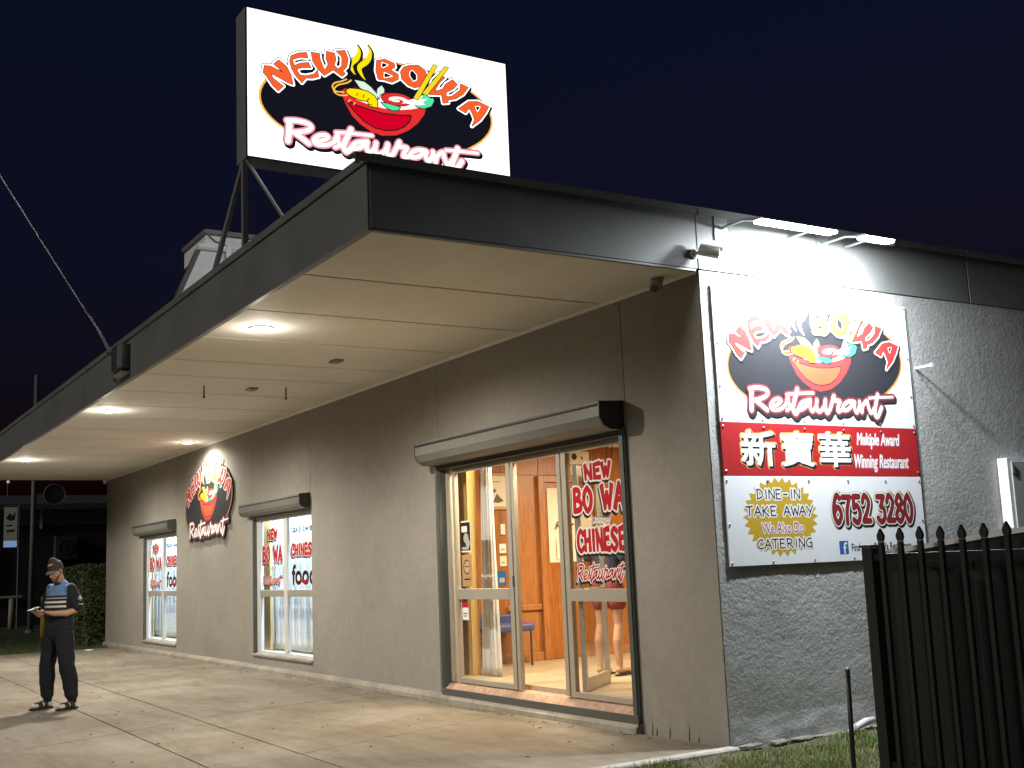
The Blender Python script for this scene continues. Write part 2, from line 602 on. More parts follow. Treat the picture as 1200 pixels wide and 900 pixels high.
PLAIN = {
 'D': [[(.1, 1), (.1, 0)], [(.0, 1), (.5, .95), (.8, .6), (.7, .25), (.1, 0)]], 'I': [[(.3, 1), (.3, 0)]], 'N': [[(.08, 0), (.1, 1)], [(.1, 1), (.8, 0)], [(.8, 0), (.82, 1.05)]],
 'E': [[(.1, 1), (.12, 0)], [(.1, 1), (.7, .98)], [(.1, .52), (.6, .52)], [(.12, 0), (.72, .02)]], '-': [[(.1, .45), (.7, .47)]],
 'T': [[(.0, .98), (.85, 1)], [(.45, 1), (.4, 0)]], 'A': [[(.0, 0), (.45, 1)], [(.45, 1), (.9, -.05)], [(.2, .38), (.7, .36)]], 'K': [[(.1, 1), (.1, 0)], [(.72, 1), (.12, .45)], [(.2, .5), (.8, 0)]],
 'W': [[(.0, 1), (.25, 0)], [(.25, 0), (.5, .8)], [(.5, .8), (.75, 0)], [(.75, 0), (1.02, 1.05)]], 'Y': [[(.0, 1), (.4, .45)], [(.85, 1.05), (.25, -.1)]],
 'C': [[(.8, .85), (.5, 1), (.1, .65), (.1, .3), (.45, 0), (.85, .12)]], 'R': [[(.1, 1), (.1, 0)], [(.0, 1), (.5, .98), (.72, .75), (.5, .52), (.1, .48)], [(.3, .5), (.8, 0)]],
 'G': [[(.8, .9), (.5, 1), (.1, .65), (.1, .3), (.45, 0), (.8, .15)], [(.82, .55), (.82, -.1)], [(.55, .5), (.85, .52)]],
}
DIGIT = {
 '6': [[(.76, .88), (.45, .98), (.16, .62), (.14, .28), (.45, .02), (.82, .24), (.72, .5), (.42, .56), (.2, .4)]], '7': [[(.08, .92), (.86, .92)], [(.80, .92), (.48, .45), (.44, 0)]],
 '5': [[(.82, .94), (.22, .94)], [(.24, .94), (.2, .54)], [(.2, .54), (.55, .62), (.82, .34), (.55, .02), (.12, .12)]], '2': [[(.16, .74), (.4, .98), (.8, .76), (.6, .42), (.16, .07)], [(.16, .07), (.88, .07)]],
 '3': [[(.12, .93), (.82, .93)], [(.82, .93), (.44, .58)], [(.44, .58), (.8, .46), (.8, .16), (.45, .02), (.1, .16)]],
 '8': [[(.5, .53), (.2, .74), (.5, .98), (.8, .74), (.5, .53), (.14, .26), (.5, .02), (.86, .26), (.5, .53)]], '0': [[(.5, .98), (.2, .78), (.14, .4), (.5, .02), (.8, .25), (.86, .6), (.5, .98)]],
}
def lettering(text, font, adv=1.05, pen=None, space=0.6, sx=1.0):
    out, x = [], 0.0
    for ch in text:
        if ch == ' ':
            x += space * sx
            continue
        w = 0.62 if ch == 'I' and font is not DIGIT else 1.0
        for s in font[ch]:
            pts = [(((p[0] - (0.19 if ch == 'I' and font is not DIGIT and w < 1 and font is BRUSH else 0)) * sx + x), p[1], (p[2] if len(p) > 2 else pen)) for p in s]
            if font is BRUSH and len(s) == 2:
                out += stroke(pts, 0, False, cap=False)
            else:
                out += stroke(pts, 0, len(s) > 2)
        x += adv * w * sx
    return out
LOGO_POLY = {
 'N': [(-1063,231),(-1013,238),(-903,198),(-989,259),(-948,304),(-887,262),(-853,200),(-836,117),(-870,122),(-1014,178),(-993,137),(-913,89),(-956,40),(-999,77),(-1047,145),(-1072,169)],
 'E': [(-828,371),(-767,409),(-701,427),(-693,382),(-755,374),(-817,344),(-806,291),(-750,326),(-687,343),(-670,303),(-743,288),(-786,265),(-760,221),(-709,225),(-644,252),(-615,289),(-605,238),(-659,213),(-711,205),(-744,157),(-792,204),(-827,263),(-841,323)],
 'W': [(-640,446),(-573,451),(-566,397),(-530,310),(-500,371),(-519,416),(-512,483),(-445,481),(-434,431),(-450,375),(-417,346),(-387,379),(-384,458),(-432,502),(-356,524),(-331,454),(-344,383),(-381,337),(-356,323),(-386,289),(-460,331),(-535,267),(-587,310),(-628,369)],
 'W2': [(583,492),(635,462),(587,410),(529,314),(608,353),(638,403),(708,460),(752,423),(711,373),(645,331),(641,288),(694,303),(772,372),(781,436),(855,417),(804,342),(726,284),(657,262),(660,237),(608,222),(597,297),(484,277),(489,342),(518,416)],
 'B': [(-36,497),(38,523),(119,505),(126,470),(84,438),(153,411),(153,367),(93,326),(28,334),(-27,330),(-46,404)],
 'Bh1': [(9,493),(61,483),(15,447),(1,456)],
 'Bh2': [(27,398),(99,379),(24,352)],
 'O': [(265,509),(358,534),(422,500),(442,424),(406,360),(321,318),(261,330),(204,374),(195,438),(223,485)],
 'Oh': [(301,479),(341,441),(342,396),(311,374),(277,420),(281,457)],
 'A': [(777,183),(877,268),(969,287),(1072,258),(1042,199),(983,116),(899,43),(928,109),(913,150),(882,210),(845,156)],
 'Ah': [(945,237),(991,248),(963,194)],
 'steam1': [(-209,551),(-204,496),(-210,440),(-258,397),(-250,322),(-290,347),(-311,393),(-296,433),(-248,485)],
 'steam2': [(-111,559),(-95,505),(-96,449),(-122,407),(-176,363),(-194,291),(-224,312),(-235,359),(-197,409),(-149,461)],
 'stick1': [(523,574),(549,574),(347,202),(317,208)],
 'stick2': [(640,579),(666,579),(440,267),(409,273)],
 'ell': [(1104,94),(1092,45),(1068,-4),(1032,-52),(986,-100),(929,-145),(863,-189),(788,-230),(705,-269),(616,-303),(520,-335),(420,-362),(316,-385),(210,-404),(102,-419),(-6,-429),(-113,-435),(-219,-436),(-322,-433),(-422,-425),(-518,-413),(-608,-397),(-692,-378),(-770,-355),(-841,-328),(-905,-298),(-960,-266),(-1007,-231),(-1045,-193),(-1074,-154),(-1094,-113),(-1104,-70),(-1105,-27),(-1096,17),(-1078,61),(-1050,105),(-1013,148),(-967,191),(-913,232),(-850,272),(-779,310),(-701,345),(-616,378),(-525,408),(-429,435),(-328,458),(-224,478),(-117,493),(-8,503),(102,510),(211,511),(318,508),(423,500),(524,488),(621,470),(711,449),(794,422),(869,392),(935,358),(991,320),(1036,279),(1071,235),(1094,190),(1105,142)],
 'bowl': [(-391,136),(-337,101),(-235,64),(-109,39),(21,31),(154,43),(281,77),(428,122),(413,64),(346,-36),(245,-129),(127,-194),(-8,-221),(-114,-201),(-215,-147),(-293,-76),(-355,37)],
 'bowlin': [(-332,50),(-240,22),(-113,0),(16,-9),(161,2),(274,20),(257,-33),(205,-91),(122,-139),(21,-159),(-76,-152),(-179,-106),(-266,-28)],
 'rim': [(-391,136),(-351,170),(-253,196),(-112,201),(152,210),(317,188),(428,122),(281,77),(154,43),(21,31),(-109,39),(-235,64),(-337,101)],
 'food': [(-345,131),(-256,168),(-73,164),(260,184),(365,118),(283,89),(156,58),(23,47),(-107,55),(-233,79)],
 'prawn': [(-342,155),(-308,177),(-222,186),(-136,180),(-75,148),(-48,102),(-52,42),(-130,46),(-136,89),(-211,85),(-294,107),(-334,128)],
 'leaf1': [(-261,270),(-170,269),(-109,233),(-50,173),(-45,126),(-126,176),(-209,203)],
 'leaf2': [(-44,229),(-2,268),(22,233),(18,201),(-18,175),(-33,131),(-50,173)],
 'meat': [(289,168),(279,149),(256,131),(221,116),(179,105),(133,100),(88,100),(48,106),(18,117),(-1,133),(-6,150),(3,169),(26,187),(59,202),(101,213),(147,219),(192,219),(233,213),(264,202),(283,187)],
 'meatw': [(252,161),(246,151),(231,140),(209,131),(182,125),(152,122),(123,122),(97,125),(77,131),(65,140),(62,150),(68,161),(82,171),(104,180),(131,186),(160,189),(190,190),(216,186),(236,180),(248,172)],
 'meat2': [(211,145),(207,138),(196,131),(181,125),(162,121),(141,119),(120,119),(102,121),(88,125),(79,130),(77,137),(81,144),(91,151),(106,157),(125,161),(146,164),(167,164),(185,162),(199,158),(208,152)],
 'meatw2': [(172,147),(169,143),(163,139),(152,135),(140,133),(126,131),(112,131),(100,132),(90,134),(85,138),(83,142),(85,146),(92,150),(102,153),(115,156),(129,157),(143,157),(155,156),(164,154),(170,151)],
 'cuc': [(-10,100),(51,100),(171,87),(156,58),(99,43),(35,59)],
 'bok': [(368,240),(428,264),(496,260),(514,216),(484,157),(411,121),(343,121),(302,155)],
 'bokw': [(194,144),(295,191),(404,250),(375,200),(452,229),(395,176),(427,162),(357,142),(254,134)],
}
LOGO_STROKE = {
 'ant1': [(-366,130),(-440,126),(-469,163),(-447,203),(-387,230),(-336,261)],
 'ant2': [(-331,109),(-406,95),(-456,125),(-423,185),(-334,226),(-294,260)],
 'R1': [(-859,-233),(-865,-324),(-875,-421)],
 'R2': [(-882,-233),(-793,-220),(-703,-228),(-667,-257),(-701,-294),(-783,-322),(-839,-332)],
 'R3': [(-824,-331),(-757,-371),(-691,-415)],
 'e': [(-647,-385),(-563,-361),(-516,-327),(-547,-308),(-611,-330),(-649,-376),(-619,-409),(-536,-402),(-465,-362)],
 's': [(-465,-365),(-429,-287),(-428,-337),(-414,-383),(-454,-409)],
 't': [(-305,-213),(-353,-319),(-377,-389),(-347,-436),(-305,-387)],
 'tb': [(-444,-267),(-333,-254),(-108,-239)],
 'a': [(-180,-310),(-257,-332),(-299,-379),(-274,-395),(-195,-352),(-155,-302),(-163,-366),(-137,-406),(-89,-364)],
 'u': [(-71,-301),(-81,-371),(-53,-408),(14,-364),(40,-296),(32,-367),(51,-418),(95,-373)],
 'r': [(95,-373),(155,-256),(137,-297),(225,-301),(199,-350),(194,-397),(250,-376)],
 'a2': [(414,-300),(337,-302),(267,-343),(273,-383),(340,-366),(418,-302),(410,-354),(438,-401),(480,-336)],
 'n': [(485,-295),(493,-343),(507,-395),(526,-334),(584,-284),(598,-331),(627,-399),(674,-353)],
 't2': [(740,-221),(705,-311),(680,-393),(712,-433),(780,-341)],
 't2b': [(618,-258),(734,-247),(948,-234)],
}

# ================================================================== SETTING: ground, footpath, kerb, lawn
HS, DP, LN, FH = 3.992, 3.122, 22.23, 0.554      # soffit height, canopy depth, front length, fascia height

ground = structure(MB().add([(-150, -150, -0.16), (150, -150, -0.16), (150, 150, -0.16), (-150, 150, -0.16)], [(0, 1, 2, 3)]).build('ground', M['earth']))
road = structure(MB().add([(-149, -60, -0.12), (149, -60, -0.12), (149, -12.01, -0.12), (-149, -12.01, -0.12)], [(0, 1, 2, 3)]).build('road', M['road']))
footpath = structure(MB().box(-21.15, 0.0, -12, 0.3, -0.15, -0.022).build('footpath', M['gap']))

def yl1(x): return -2.60 - 0.0143 * (x + 11.8)
def yl2(x): return -3.436 - 0.0116 * (x + 14.5)
def yl3(x): return -7.2
def yl4(x): return -12.0
def yl0(x): return -0.02
def slab_row(ya, yb, cuts):
    """cuts: (x at ya, x at yb) joints from right to left"""
    g = 0.008
    for (a0, b0), (a1, b1) in zip(cuts, cuts[1:]):
        pts = [(a0 - g, ya(a0) - g), (a1 + g, ya(a1) - g), (b1 + g, yb(b1) + g), (b0 - g, yb(b0) + g)]
        tilt = random.uniform(-0.002, 0.002)
        mb = MB()
        mb.add([(x, y, -0.12) for x, y in pts] + [(x, y, tilt) for x, y in pts], [(0, 1, 2, 3), (4, 5, 6, 7), (0, 1, 5, 4), (1, 2, 6, 5), (2, 3, 7, 6), (3, 0, 4, 7)])
        mb.build('paving_slab', M['concrete'], footpath, bevel=0.004)
inner = [(-0.01, -0.01), (-3.35, -2.45), (-6.55, -5.72), (-9.8, -8.95), (-13.05, -12.2), (-16.3, -15.5), (-19.2, -18.6), (-21.14, -21.14)]
slab_row(yl0, yl1, inner)
slab_row(yl1, yl2, [(-0.01, -0.01), (-2.45, -2.05), (-5.72, -5.23), (-8.95, -8.5), (-12.2, -11.8), (-15.5, -15.1), (-18.6, -18.2), (-21.14, -21.14)])
slab_row(yl2, yl3, [(-0.01, -0.01), (-1.7, -0.6), (-5.23, -3.5), (-8.5, -6.8), (-11.8, -10.1), (-15.1, -13.5), (-18.2, -16.6), (-21.14, -21.14)])
slab_row(yl3, yl4, [(-0.01, -0.01), (-3.5, -3.5), (-6.8, -6.8), (-10.1, -10.1), (-13.5, -13.5), (-16.6, -16.6), (-21.14, -21.14)])

kerb = structure(MB().prism([(0.003, -0.15), (0.003, 0.006), (0.02, 0.018), (0.125, 0.018), (0.14, 0.004), (0.14, -0.15)], -9.0, -0.03, 'y').build('kerb', M['kerb']))

verge = MB()
def gz(x, y):
    return -0.012 + 0.035 * noise.noise(Vector((x * 1.3, y * 1.3, 2.0))) + 0.012 * noise.noise(Vector((x * 6, y * 6, 4.0)))
nx, ny = 60, 90
vs = [(0.14 + 7.9 * (i / nx) ** 1.3, -9 + 18 * j / ny) for j in range(ny + 1) for i in range(nx + 1)]
verge.add([(x if i % (nx + 1) else 0.005, y, gz(x, y)) for i, (x, y) in enumerate(vs)], [(j * (nx + 1) + i, j * (nx + 1) + i + 1, (j + 1) * (nx + 1) + i + 1, (j + 1) * (nx + 1) + i) for j in range(ny) for i in range(nx)])
structure(verge.build('grass_verge_soil', M['earth'], smooth=True))

def blades(name, label, area, count, hmin, hmax, mats, zf, clump=1.0):
    V, F, MI = [], [], []
    x0, x1, y0, y1 = area
    while len(F) < count * 2:
        x, y = random.uniform(x0, x1), random.uniform(y0, y1)
        d = noise.noise(Vector((x * 2.3, y * 2.3, 7))) * clump + 0.35
        if random.random() > max(0.08, d + 0.35):
            continue
        h = random.uniform(hmin, hmax) * (0.7 + 0.6 * max(0, d))
        a = random.uniform(0, 6.283)
        w = random.uniform(0.002, 0.0045)
        lx, ly = random.uniform(-.6, .6) * h, random.uniform(-.6, .6) * h
        z = zf(x, y) - 0.004
        ca, sa = math.cos(a) * w, math.sin(a) * w
        n = len(V)
        V += [(x - ca, y - sa, z), (x + ca, y + sa, z), (x + lx * .45 + ca * .7, y + ly * .45 + sa * .7, z + h * .62), (x + lx * .45 - ca * .7, y + ly * .45 - sa * .7, z + h * .62), (x + lx, y + ly, z + h)]
        F += [(n, n + 1, n + 2, n + 3), (n + 3, n + 2, n + 4)]
        k = 0 if random.random() < 0.45 + 0.5 * d else 1
        MI += [k, k]
    me = bpy.data.meshes.new(name)
    me.from_pydata(V, [], F)
    for m in mats:
        me.materials.append(m)
    me.polygons.foreach_set('material_index', MI)
    ob = add_obj(name, me)
    ob['kind'] = 'stuff'
    return tag(ob, label, 'grass')
blades('grass', 'patchy bright green and straw grass beside the grey rendered side wall', (0.16, 3.6, -2.2, 2.6), 42000, 0.02, 0.07, [M['grass1'], M['grass2']], gz)

lawn = structure(MB().box(-60, -21.16, -14, 12, -0.155, -0.03).build('lawn', M['lawn']))
blades('lawn_grass', 'dark green lawn beyond the far edge of the footpath', (-30, -21.2, -5.5, 1.5), 26000, 0.05, 0.13, [M['grass3'], M['grass3']], lambda x, y: -0.03, 0.3)

# ================================================================== THE RESTAURANT BUILDING
bld = thing('restaurant_building', 'low rendered restaurant with deep flat canopy and dark fascia', 'building', (-11, 2, 0))

def wallbox(x0, x1, z0, z1, y0=0.0, y1=0.2):
    g = 0.004
    return MB().box(x0 + g, x1 - g, y0, y1, z0, z1).build('wall_panel', M['wall'], bld, bevel=0.003)
ZT = HS + 0.02
DX0, DX1, DZ0, DZ1 = -4.87, -1.15, 0.10, 2.76       # door opening
W2 = (-11.56, -8.95, 0.26, 2.46)
W3 = (-18.70, -16.10, 0.24, 2.43)
wallbox(DX1, -0.012, -0.1, ZT)
wallbox(DX0, DX1, DZ1, ZT)
wallbox(W2[1], DX0, -0.1, ZT)
wallbox(W2[0], W2[1], W2[3], ZT)
wallbox(W2[0], W2[1], -0.1, W2[2])
wallbox(W3[1], W2[0], -0.1, ZT)
wallbox(W3[0], W3[1], W3[3], ZT)
wallbox(W3[0], W3[1], -0.1, W3[2])
wallbox(-LN, W3[0], -0.1, ZT)
box('wall_core', M['gap'], bld, DX1 + 0.01, -0.02, 0.03, 0.19, -0.1, ZT)
MB().box(-LN + .01, DX0 - 0.01, 0.205, 0.215, ZT - 0.4, ZT).build('wall_backing', M['gap'], bld)
box('wall_base', M['gap'], bld, DX0 - 0.01, DX1 + 0.01, 0.0, 0.2, -0.1, DZ0 - 0.002)

# bevelled plinth strip along the foot of the wall
def plinth(x0, x1):
    MB().prism([(0.03, -0.05), (-0.085, -0.05), (-0.078, 0.045), (-0.045, 0.085), (0.03, 0.10)], x0, x1, 'x').build('plinth', M['plinth'], bld, bevel=0.004)
px = [-LN, -18.6, -15.5, -12.2, -8.95, -5.72, -2.45, DX1]
for a, b in zip(px, px[1:]):
    plinth(a + 0.002, b - 0.002)

for cx, ch_ in ((-1.02, .16), (-.96, .10), (-.78, .13), (-.52, .17), (-.40, .07)):
    MB().add([(cx, -.0045, .0), (cx + .008, -.0045, .0), (cx + .016, -.0045, ch_ * .5), (cx + .010, -.0045, ch_ * .5), (cx + .013, -.0045, ch_), (cx, -.0005, .0), (cx + .008, -.0005, .0), (cx + .016, -.0005, ch_ * .5), (cx + .010, -.0005, ch_ * .5), (cx + .013, -.0005, ch_)],
             [(0, 1, 2, 3), (3, 2, 4), (1, 6, 7, 2), (5, 0, 3, 8)]).build('wall_crack', M['gap'], bld)
LV, LF = [], []
for _ in range(230):
    if random.random() < .45:
        x, y = random.uniform(-20, -.3), -.10 - abs(random.gauss(0, .10))
    else:
        x, y = random.uniform(-20, -.3), random.uniform(-5.5, -.1)
    a, l = random.uniform(0, 6.28), random.uniform(.010, .030)
    n = len(LV)
    for dx, dy, dz in ((-1, 0, .003), (0, .35, .008), (1, 0, .005), (0, -.35, .012)):
        LV.append((x + l * (dx * math.cos(a) - dy * math.sin(a)), y + l * (dx * math.sin(a) + dy * math.cos(a)), .002 + dz))
    LF += [(n, n + 1, n + 2), (n, n + 2, n + 3)]
me = bpy.data.meshes.new('leaf_litter')
me.from_pydata(LV, [], LF)
lit = add_obj('leaf_litter', me, mat('dry_leaf', (.10, .07, .04), .9, var=.4))
lit['kind'] = 'stuff'
tag(lit, 'scattered dry leaf scraps lying on the concrete footpath', 'leaves')

# rough side wall, displaced render skin
def side_skin():
    V, F = [], []
    ys = [0.0 + 5.2 * (j / 430) for j in range(431)]
    zs = [-0.12 + (ZT + 0.12) * k / 330 for k in range(331)]
    for k, z in enumerate(zs):
        for j, y in enumerate(ys):
            e = min(1.0, y / 0.06)
            d = 0.005 * noise.noise(Vector((y * 1.4, z * 2.4, 0.3))) + 0.0013 * noise.noise(Vector((y * 7, z * 12, 1.7))) + 0.0014 * noise.noise(Vector((y * 17, z * 23, 5.1))) + 0.0016 * noise.noise(Vector((y * 33 + z * 9, z * 36 - y * 7, 8.1)))
            b = max(0.0, 0.22 - z) * 0.16 * (0.6 + 0.5 * noise.noise(Vector((y * 4, z * 9, 9.2))))
            V.append((d * e + b * e - 0.002, y + (0.004 * noise.noise(Vector((z * 9, 1, 2))) if j == 0 else 0), z))
    n = len(ys)
    F = [(k * n + j, k * n + j + 1, (k + 1) * n + j + 1, (k + 1) * n + j) for k in range(330) for j in range(430)]
    me = bpy.data.meshes.new('side_wall')
    me.from_pydata(V, [], F)
    return add_obj('side_wall', me, M['roughcast'], bld, True)
side_skin()
box('side_wall_core', M['roughcast'], bld, -0.2, -0.03, 0.202, 9, -0.1, ZT)
box('side_wall_rear', M['roughcast'], bld, -0.029, -0.002, 5.201, 9, -0.1, ZT)
# lumpy exposed footing along the side wall
M['footing'] = mat('footing_concrete', (.26, .245, .21), .9, var=.3, vscale=25, bump=.6, bscale=60)
fy = 0.03
while fy < 3.2:
    ln = random.uniform(0.12, 0.42)
    r = random.uniform(0.010, 0.026)
    bm = bmesh.new()
    bmesh.ops.create_icosphere(bm, subdivisions=3, radius=1)
    for v in bm.verts:
        c = v.co.copy()
        v.co = Vector((c.x * 0.045, c.y * ln * 0.55, c.z * r)) * (1 + 0.35 * noise.noise(c * 2.3 + Vector((fy * 9, 0, 0))) + 0.18 * noise.noise(c * 7))
        v.co += Vector((0.075 + random.uniform(-.002, .002), fy + ln * .5, 0.004 + 0.02 * noise.noise(Vector((fy * 5, 0, 0)))))
    me = bpy.data.meshes.new('footing_stone')
    bm.to_mesh(me)
    bm.free()
    add_obj('footing_stone', me, M['footing'], bld, True)
    fy += ln + random.choice((0.0, 0.02, 0.1))

# canopy soffit panels
SE = [-0.02, -1.435, -2.845, -4.215, -5.575, -6.63, -7.985, -9.345, -10.73, -12.15, -13.56, -14.96, -16.36, -17.76, -19.16, -20.56, -LN - 0.02]
for a, b in zip(SE, SE[1:]):
    g = 0.016
    MB().box(b + g, a - g, -DP + 0.03, -0.012, HS, HS + 0.012).build('soffit_panel', M['soffit'], bld, bevel=0.002)
box('soffit_backing', M['soffit_gap'], bld, -LN, -0.03, -DP + 0.02, -0.003, HS + 0.02, HS + 0.03)
for a, b in zip(SE, SE[1:]):
    MB().prism([(-0.002, HS - 0.001), (-0.035, HS - 0.001), (-0.035, HS - 0.012), (-0.012, HS - 0.03), (-0.002, HS - 0.03)], b + 0.003, a - 0.003, 'x').build('cornice', M['soffit'], bld)
# fascias, lips and cap flashings
zt = HS + FH
fj = [0.006, -3.3, -7.0, -11.0, -15.0, -19.0, -LN - 0.05]
for a, b in zip(fj, fj[1:]):
    MB().box(b + 0.002, a - 0.002 if a < 0 else a, -DP, -DP + 0.02, HS - 0.004, zt - 0.055).build('front_fascia', M['fascia'], bld, bevel=0.002)
    MB().prism([(-DP - 0.022, zt - 0.065), (-DP - 0.022, zt), (-DP + 0.12, zt + 0.012), (-DP + 0.12, zt - 0.0), (-DP - 0.008, zt - 0.012), (-DP - 0.008, zt - 0.065)], b + 0.002, a - 0.002 if a < 0 else a + 0.02, 'x').build('fascia_cap', M['fascia'], bld)
    MB().box(b + 0.002, a - 0.002 if a < 0 else a, -DP - 0.004, -DP + 0.045, HS - 0.022, HS - 0.0045).build('fascia_lip', M['trim'], bld)
sj = [(-DP + 0.021, -0.01), (0.01, 3.6), (3.62, 9.0)]
for a, b in sj:
    MB().box(-0.015, 0.012, a + 0.002, b, HS + 0.002, zt - 0.055).build('side_fascia', M['fascia'], bld, bevel=0.002)
    MB().prism([(0.034, zt - 0.065), (0.034, zt), (-0.12, zt + 0.012), (-0.12, zt), (0.02, zt - 0.012), (0.02, zt - 0.065)], a - (0.12 if a < -1 else 0) , b, 'y').build('fascia_cap', M['fascia'], bld)
box('fascia_joint_cover', M['fascia'], bld, 0.012, 0.018, -0.012, 0.016, HS + 0.004, zt - 0.07)
box('fascia_lip', M['trim'], bld, -0.03, 0.008, -DP + 0.046, -0.04, HS - 0.02, HS - 0.003)
box('roof_sheet', M['roof'], bld, -LN, -0.13, -DP + 0.13, 9, zt - 0.12, zt - 0.08)
box('fascia_end', M['fascia'], bld, -LN - 0.07, -LN - 0.052, -DP, 9, HS - 0.004, zt - 0.05)
# remaining envelope
box('rear_wall', M['roughcast'], bld, -LN, -0.05, 8.8, 9.0, -0.1, zt - 0.13)
box('end_wall', M['wall'], bld, -LN, -LN + 0.2, 0.205, 8.79, -0.1, zt - 0.13)

# ---- roller shutter boxes
def shutter(x0, x1, ztop, depth, hgt, guides):
    d = depth
    c = d * 0.42
    prof = [(-0.003, ztop), (-d, ztop - 0.015), (-d, ztop - hgt + c), (-d + c * .35, ztop - hgt + c * .35), (-d + c, ztop - hgt), (-0.003, ztop - hgt)]
    s = MB().prism(prof, x0, x1, 'x').build('roller_shutter_box', M['shutter'], bld, bevel=0.003)
    pc = [(y * 1.012 - 0.0, z) for y, z in prof]
    MB().prism(pc, x1 + 0.0005, x1 + 0.014, 'x').build('end_cap', M['shutter_dark'], s)
    MB().prism(pc, x0 - 0.014, x0 - 0.0005, 'x').build('end_cap', M['shutter_dark'], s)
    MB().prism([(-d - 0.006, ztop - 0.045), (-d - 0.0005, ztop - 0.03), (-d - 0.0005, ztop - 0.06)], x0 + .01, x1 - .01, 'x').build('lid_seam', M['shutter_dark'], s)
    for gx in guides:
        MB().box(gx, gx + 0.06, -0.045, -0.003, guides[gx], ztop - hgt - 0.003).build('guide_rail', M['guide'], s, bevel=0.003)
    return s
shutter(-4.93, -1.185, 3.015, 0.285, 0.275, {-4.90: 0.105, -1.225: 0.105})
shutter(-11.72, -8.985, 2.725, 0.17, 0.225, {})
shutter(-18.98, -16.16, 2.715, 0.17, 0.235, {})

# ---- entrance: steel surround, sliding glass front, raised floor behind
ent = MB()
ent.box(DX0, DX0 + 0.05, -0.03, 0.16, DZ0 + 0.002, DZ1).box(DX1 - 0.05, DX1, -0.03, 0.16, DZ0 + 0.002, DZ1).box(DX0 + .051, DX1 - .051, -0.03, 0.16, 2.69, DZ1)
ent.box(DX0, DX1, -0.05, -0.032, DZ0 - 0.03, DZ0 + 0.055)
entrance = ent.build('entrance_surround', M['guide'], bld, bevel=0.003)
FL = 0.27
MB().prism([(-0.031, DZ0), (-0.031, DZ0 + 0.05), (0.04, FL - 0.06), (0.16, FL - 0.05), (0.16, DZ0)], DX0 + 0.052, DX1 - 0.052, 'x').build('sill', M['sill_tile'], entrance)
GY0, GY1 = 0.055, 0.105
ZB, ZTP = FL - 0.045, 2.689
def frame(name, m, par, x0, x1, z0, z1, y0=GY0, y1=GY1):
    return box(name, m, par, x0, x1, y0, y1, z0, z1, 0.003)
for a, b in ((-4.818, -4.74), (-4.66, -4.60), (-3.44, -3.36), (-3.335, -3.28), (-2.44, -2.375), (-2.35, -2.27), (-1.27, -1.202)):
    frame('stile', M['alu'], entrance, a, b, ZB, ZTP)
frame('bottom_track', M['alu'], entrance, -4.60, -3.44, ZB, ZB + 0.055)
frame('bottom_track', M['alu'], entrance, -2.27, -1.27, ZB, ZB + 0.055)
frame('head_rail', M['alu'], entrance, -4.60, -3.44, ZTP - 0.06, ZTP)
frame('head_rail', M['alu'], entrance, -3.28, -2.44, ZTP - 0.06, ZTP)
frame('head_rail', M['alu'], entrance, -2.27, -1.27, ZTP - 0.06, ZTP)
frame('mid_rail', M['alu'], entrance, -4.60, -3.44, 1.165, 1.285, GY0 - 0.004, GY1)
frame('mid_rail', M['alu'], entrance, -2.27, -1.27, 1.155, 1.275, GY0 - 0.004, GY1)
for a, b, z0, z1 in ((-4.60, -3.44, ZB + .055, 1.165), (-4.60, -3.44, 1.285, ZTP - .06), (-2.27, -1.27, ZB + .055, 1.155), (-2.27, -1.27, 1.275, ZTP - .06)):
    box('pane', M['glass'], entrance, a, b, 0.078, 0.084, z0, z1)
box('door_latch', M['plastic_dark'], entrance, -3.36, -3.335, GY0 - .01, GY1, 1.30, 1.42)
# inner hinged leaf standing open behind the right pane
leaf_dir = Vector((-0.62, 0.78, 0)).normalized()
def leafbar(a, b, z0, z1, m, name, par, t=0.022):
    o = Vector((-2.22, 0.13, 0))
    n = Vector((-leaf_dir.y, leaf_dir.x, 0)) * t
    p, q = o + leaf_dir * a, o + leaf_dir * b
    pts = [p - n, q - n, q + n, p + n]
    mb = MB().add([(v.x, v.y, z0) for v in pts] + [(v.x, v.y, z1) for v in pts], [(0, 1, 2, 3), (4, 5, 6, 7), (0, 1, 5, 4), (1, 2, 6, 5), (2, 3, 7, 6), (3, 0, 4, 7)])
    return mb.build(name, m, par)
leaf = leafbar(0, 0.06, FL + .005, 2.5, M['alu'], 'door_leaf', bld)
leafbar(0.84, 0.90, FL + .005, 2.5, M['alu'], 'stile', leaf)
leafbar(0.061, 0.839, FL + .005, FL + .13, M['alu'], 'bottom_rail', leaf)
leafbar(0.061, 0.839, 1.16, 1.27, M['alu'], 'mid_rail', leaf)
leafbar(0.061, 0.839, 2.40, 2.5, M['alu'], 'top_rail', leaf)
leafbar(0.061, 0.839, FL + .131, 1.159, M['glass'], 'pane', leaf, 0.003)
leafbar(0.061, 0.839, 1.271, 2.399, M['glass'], 'pane', leaf, 0.003)

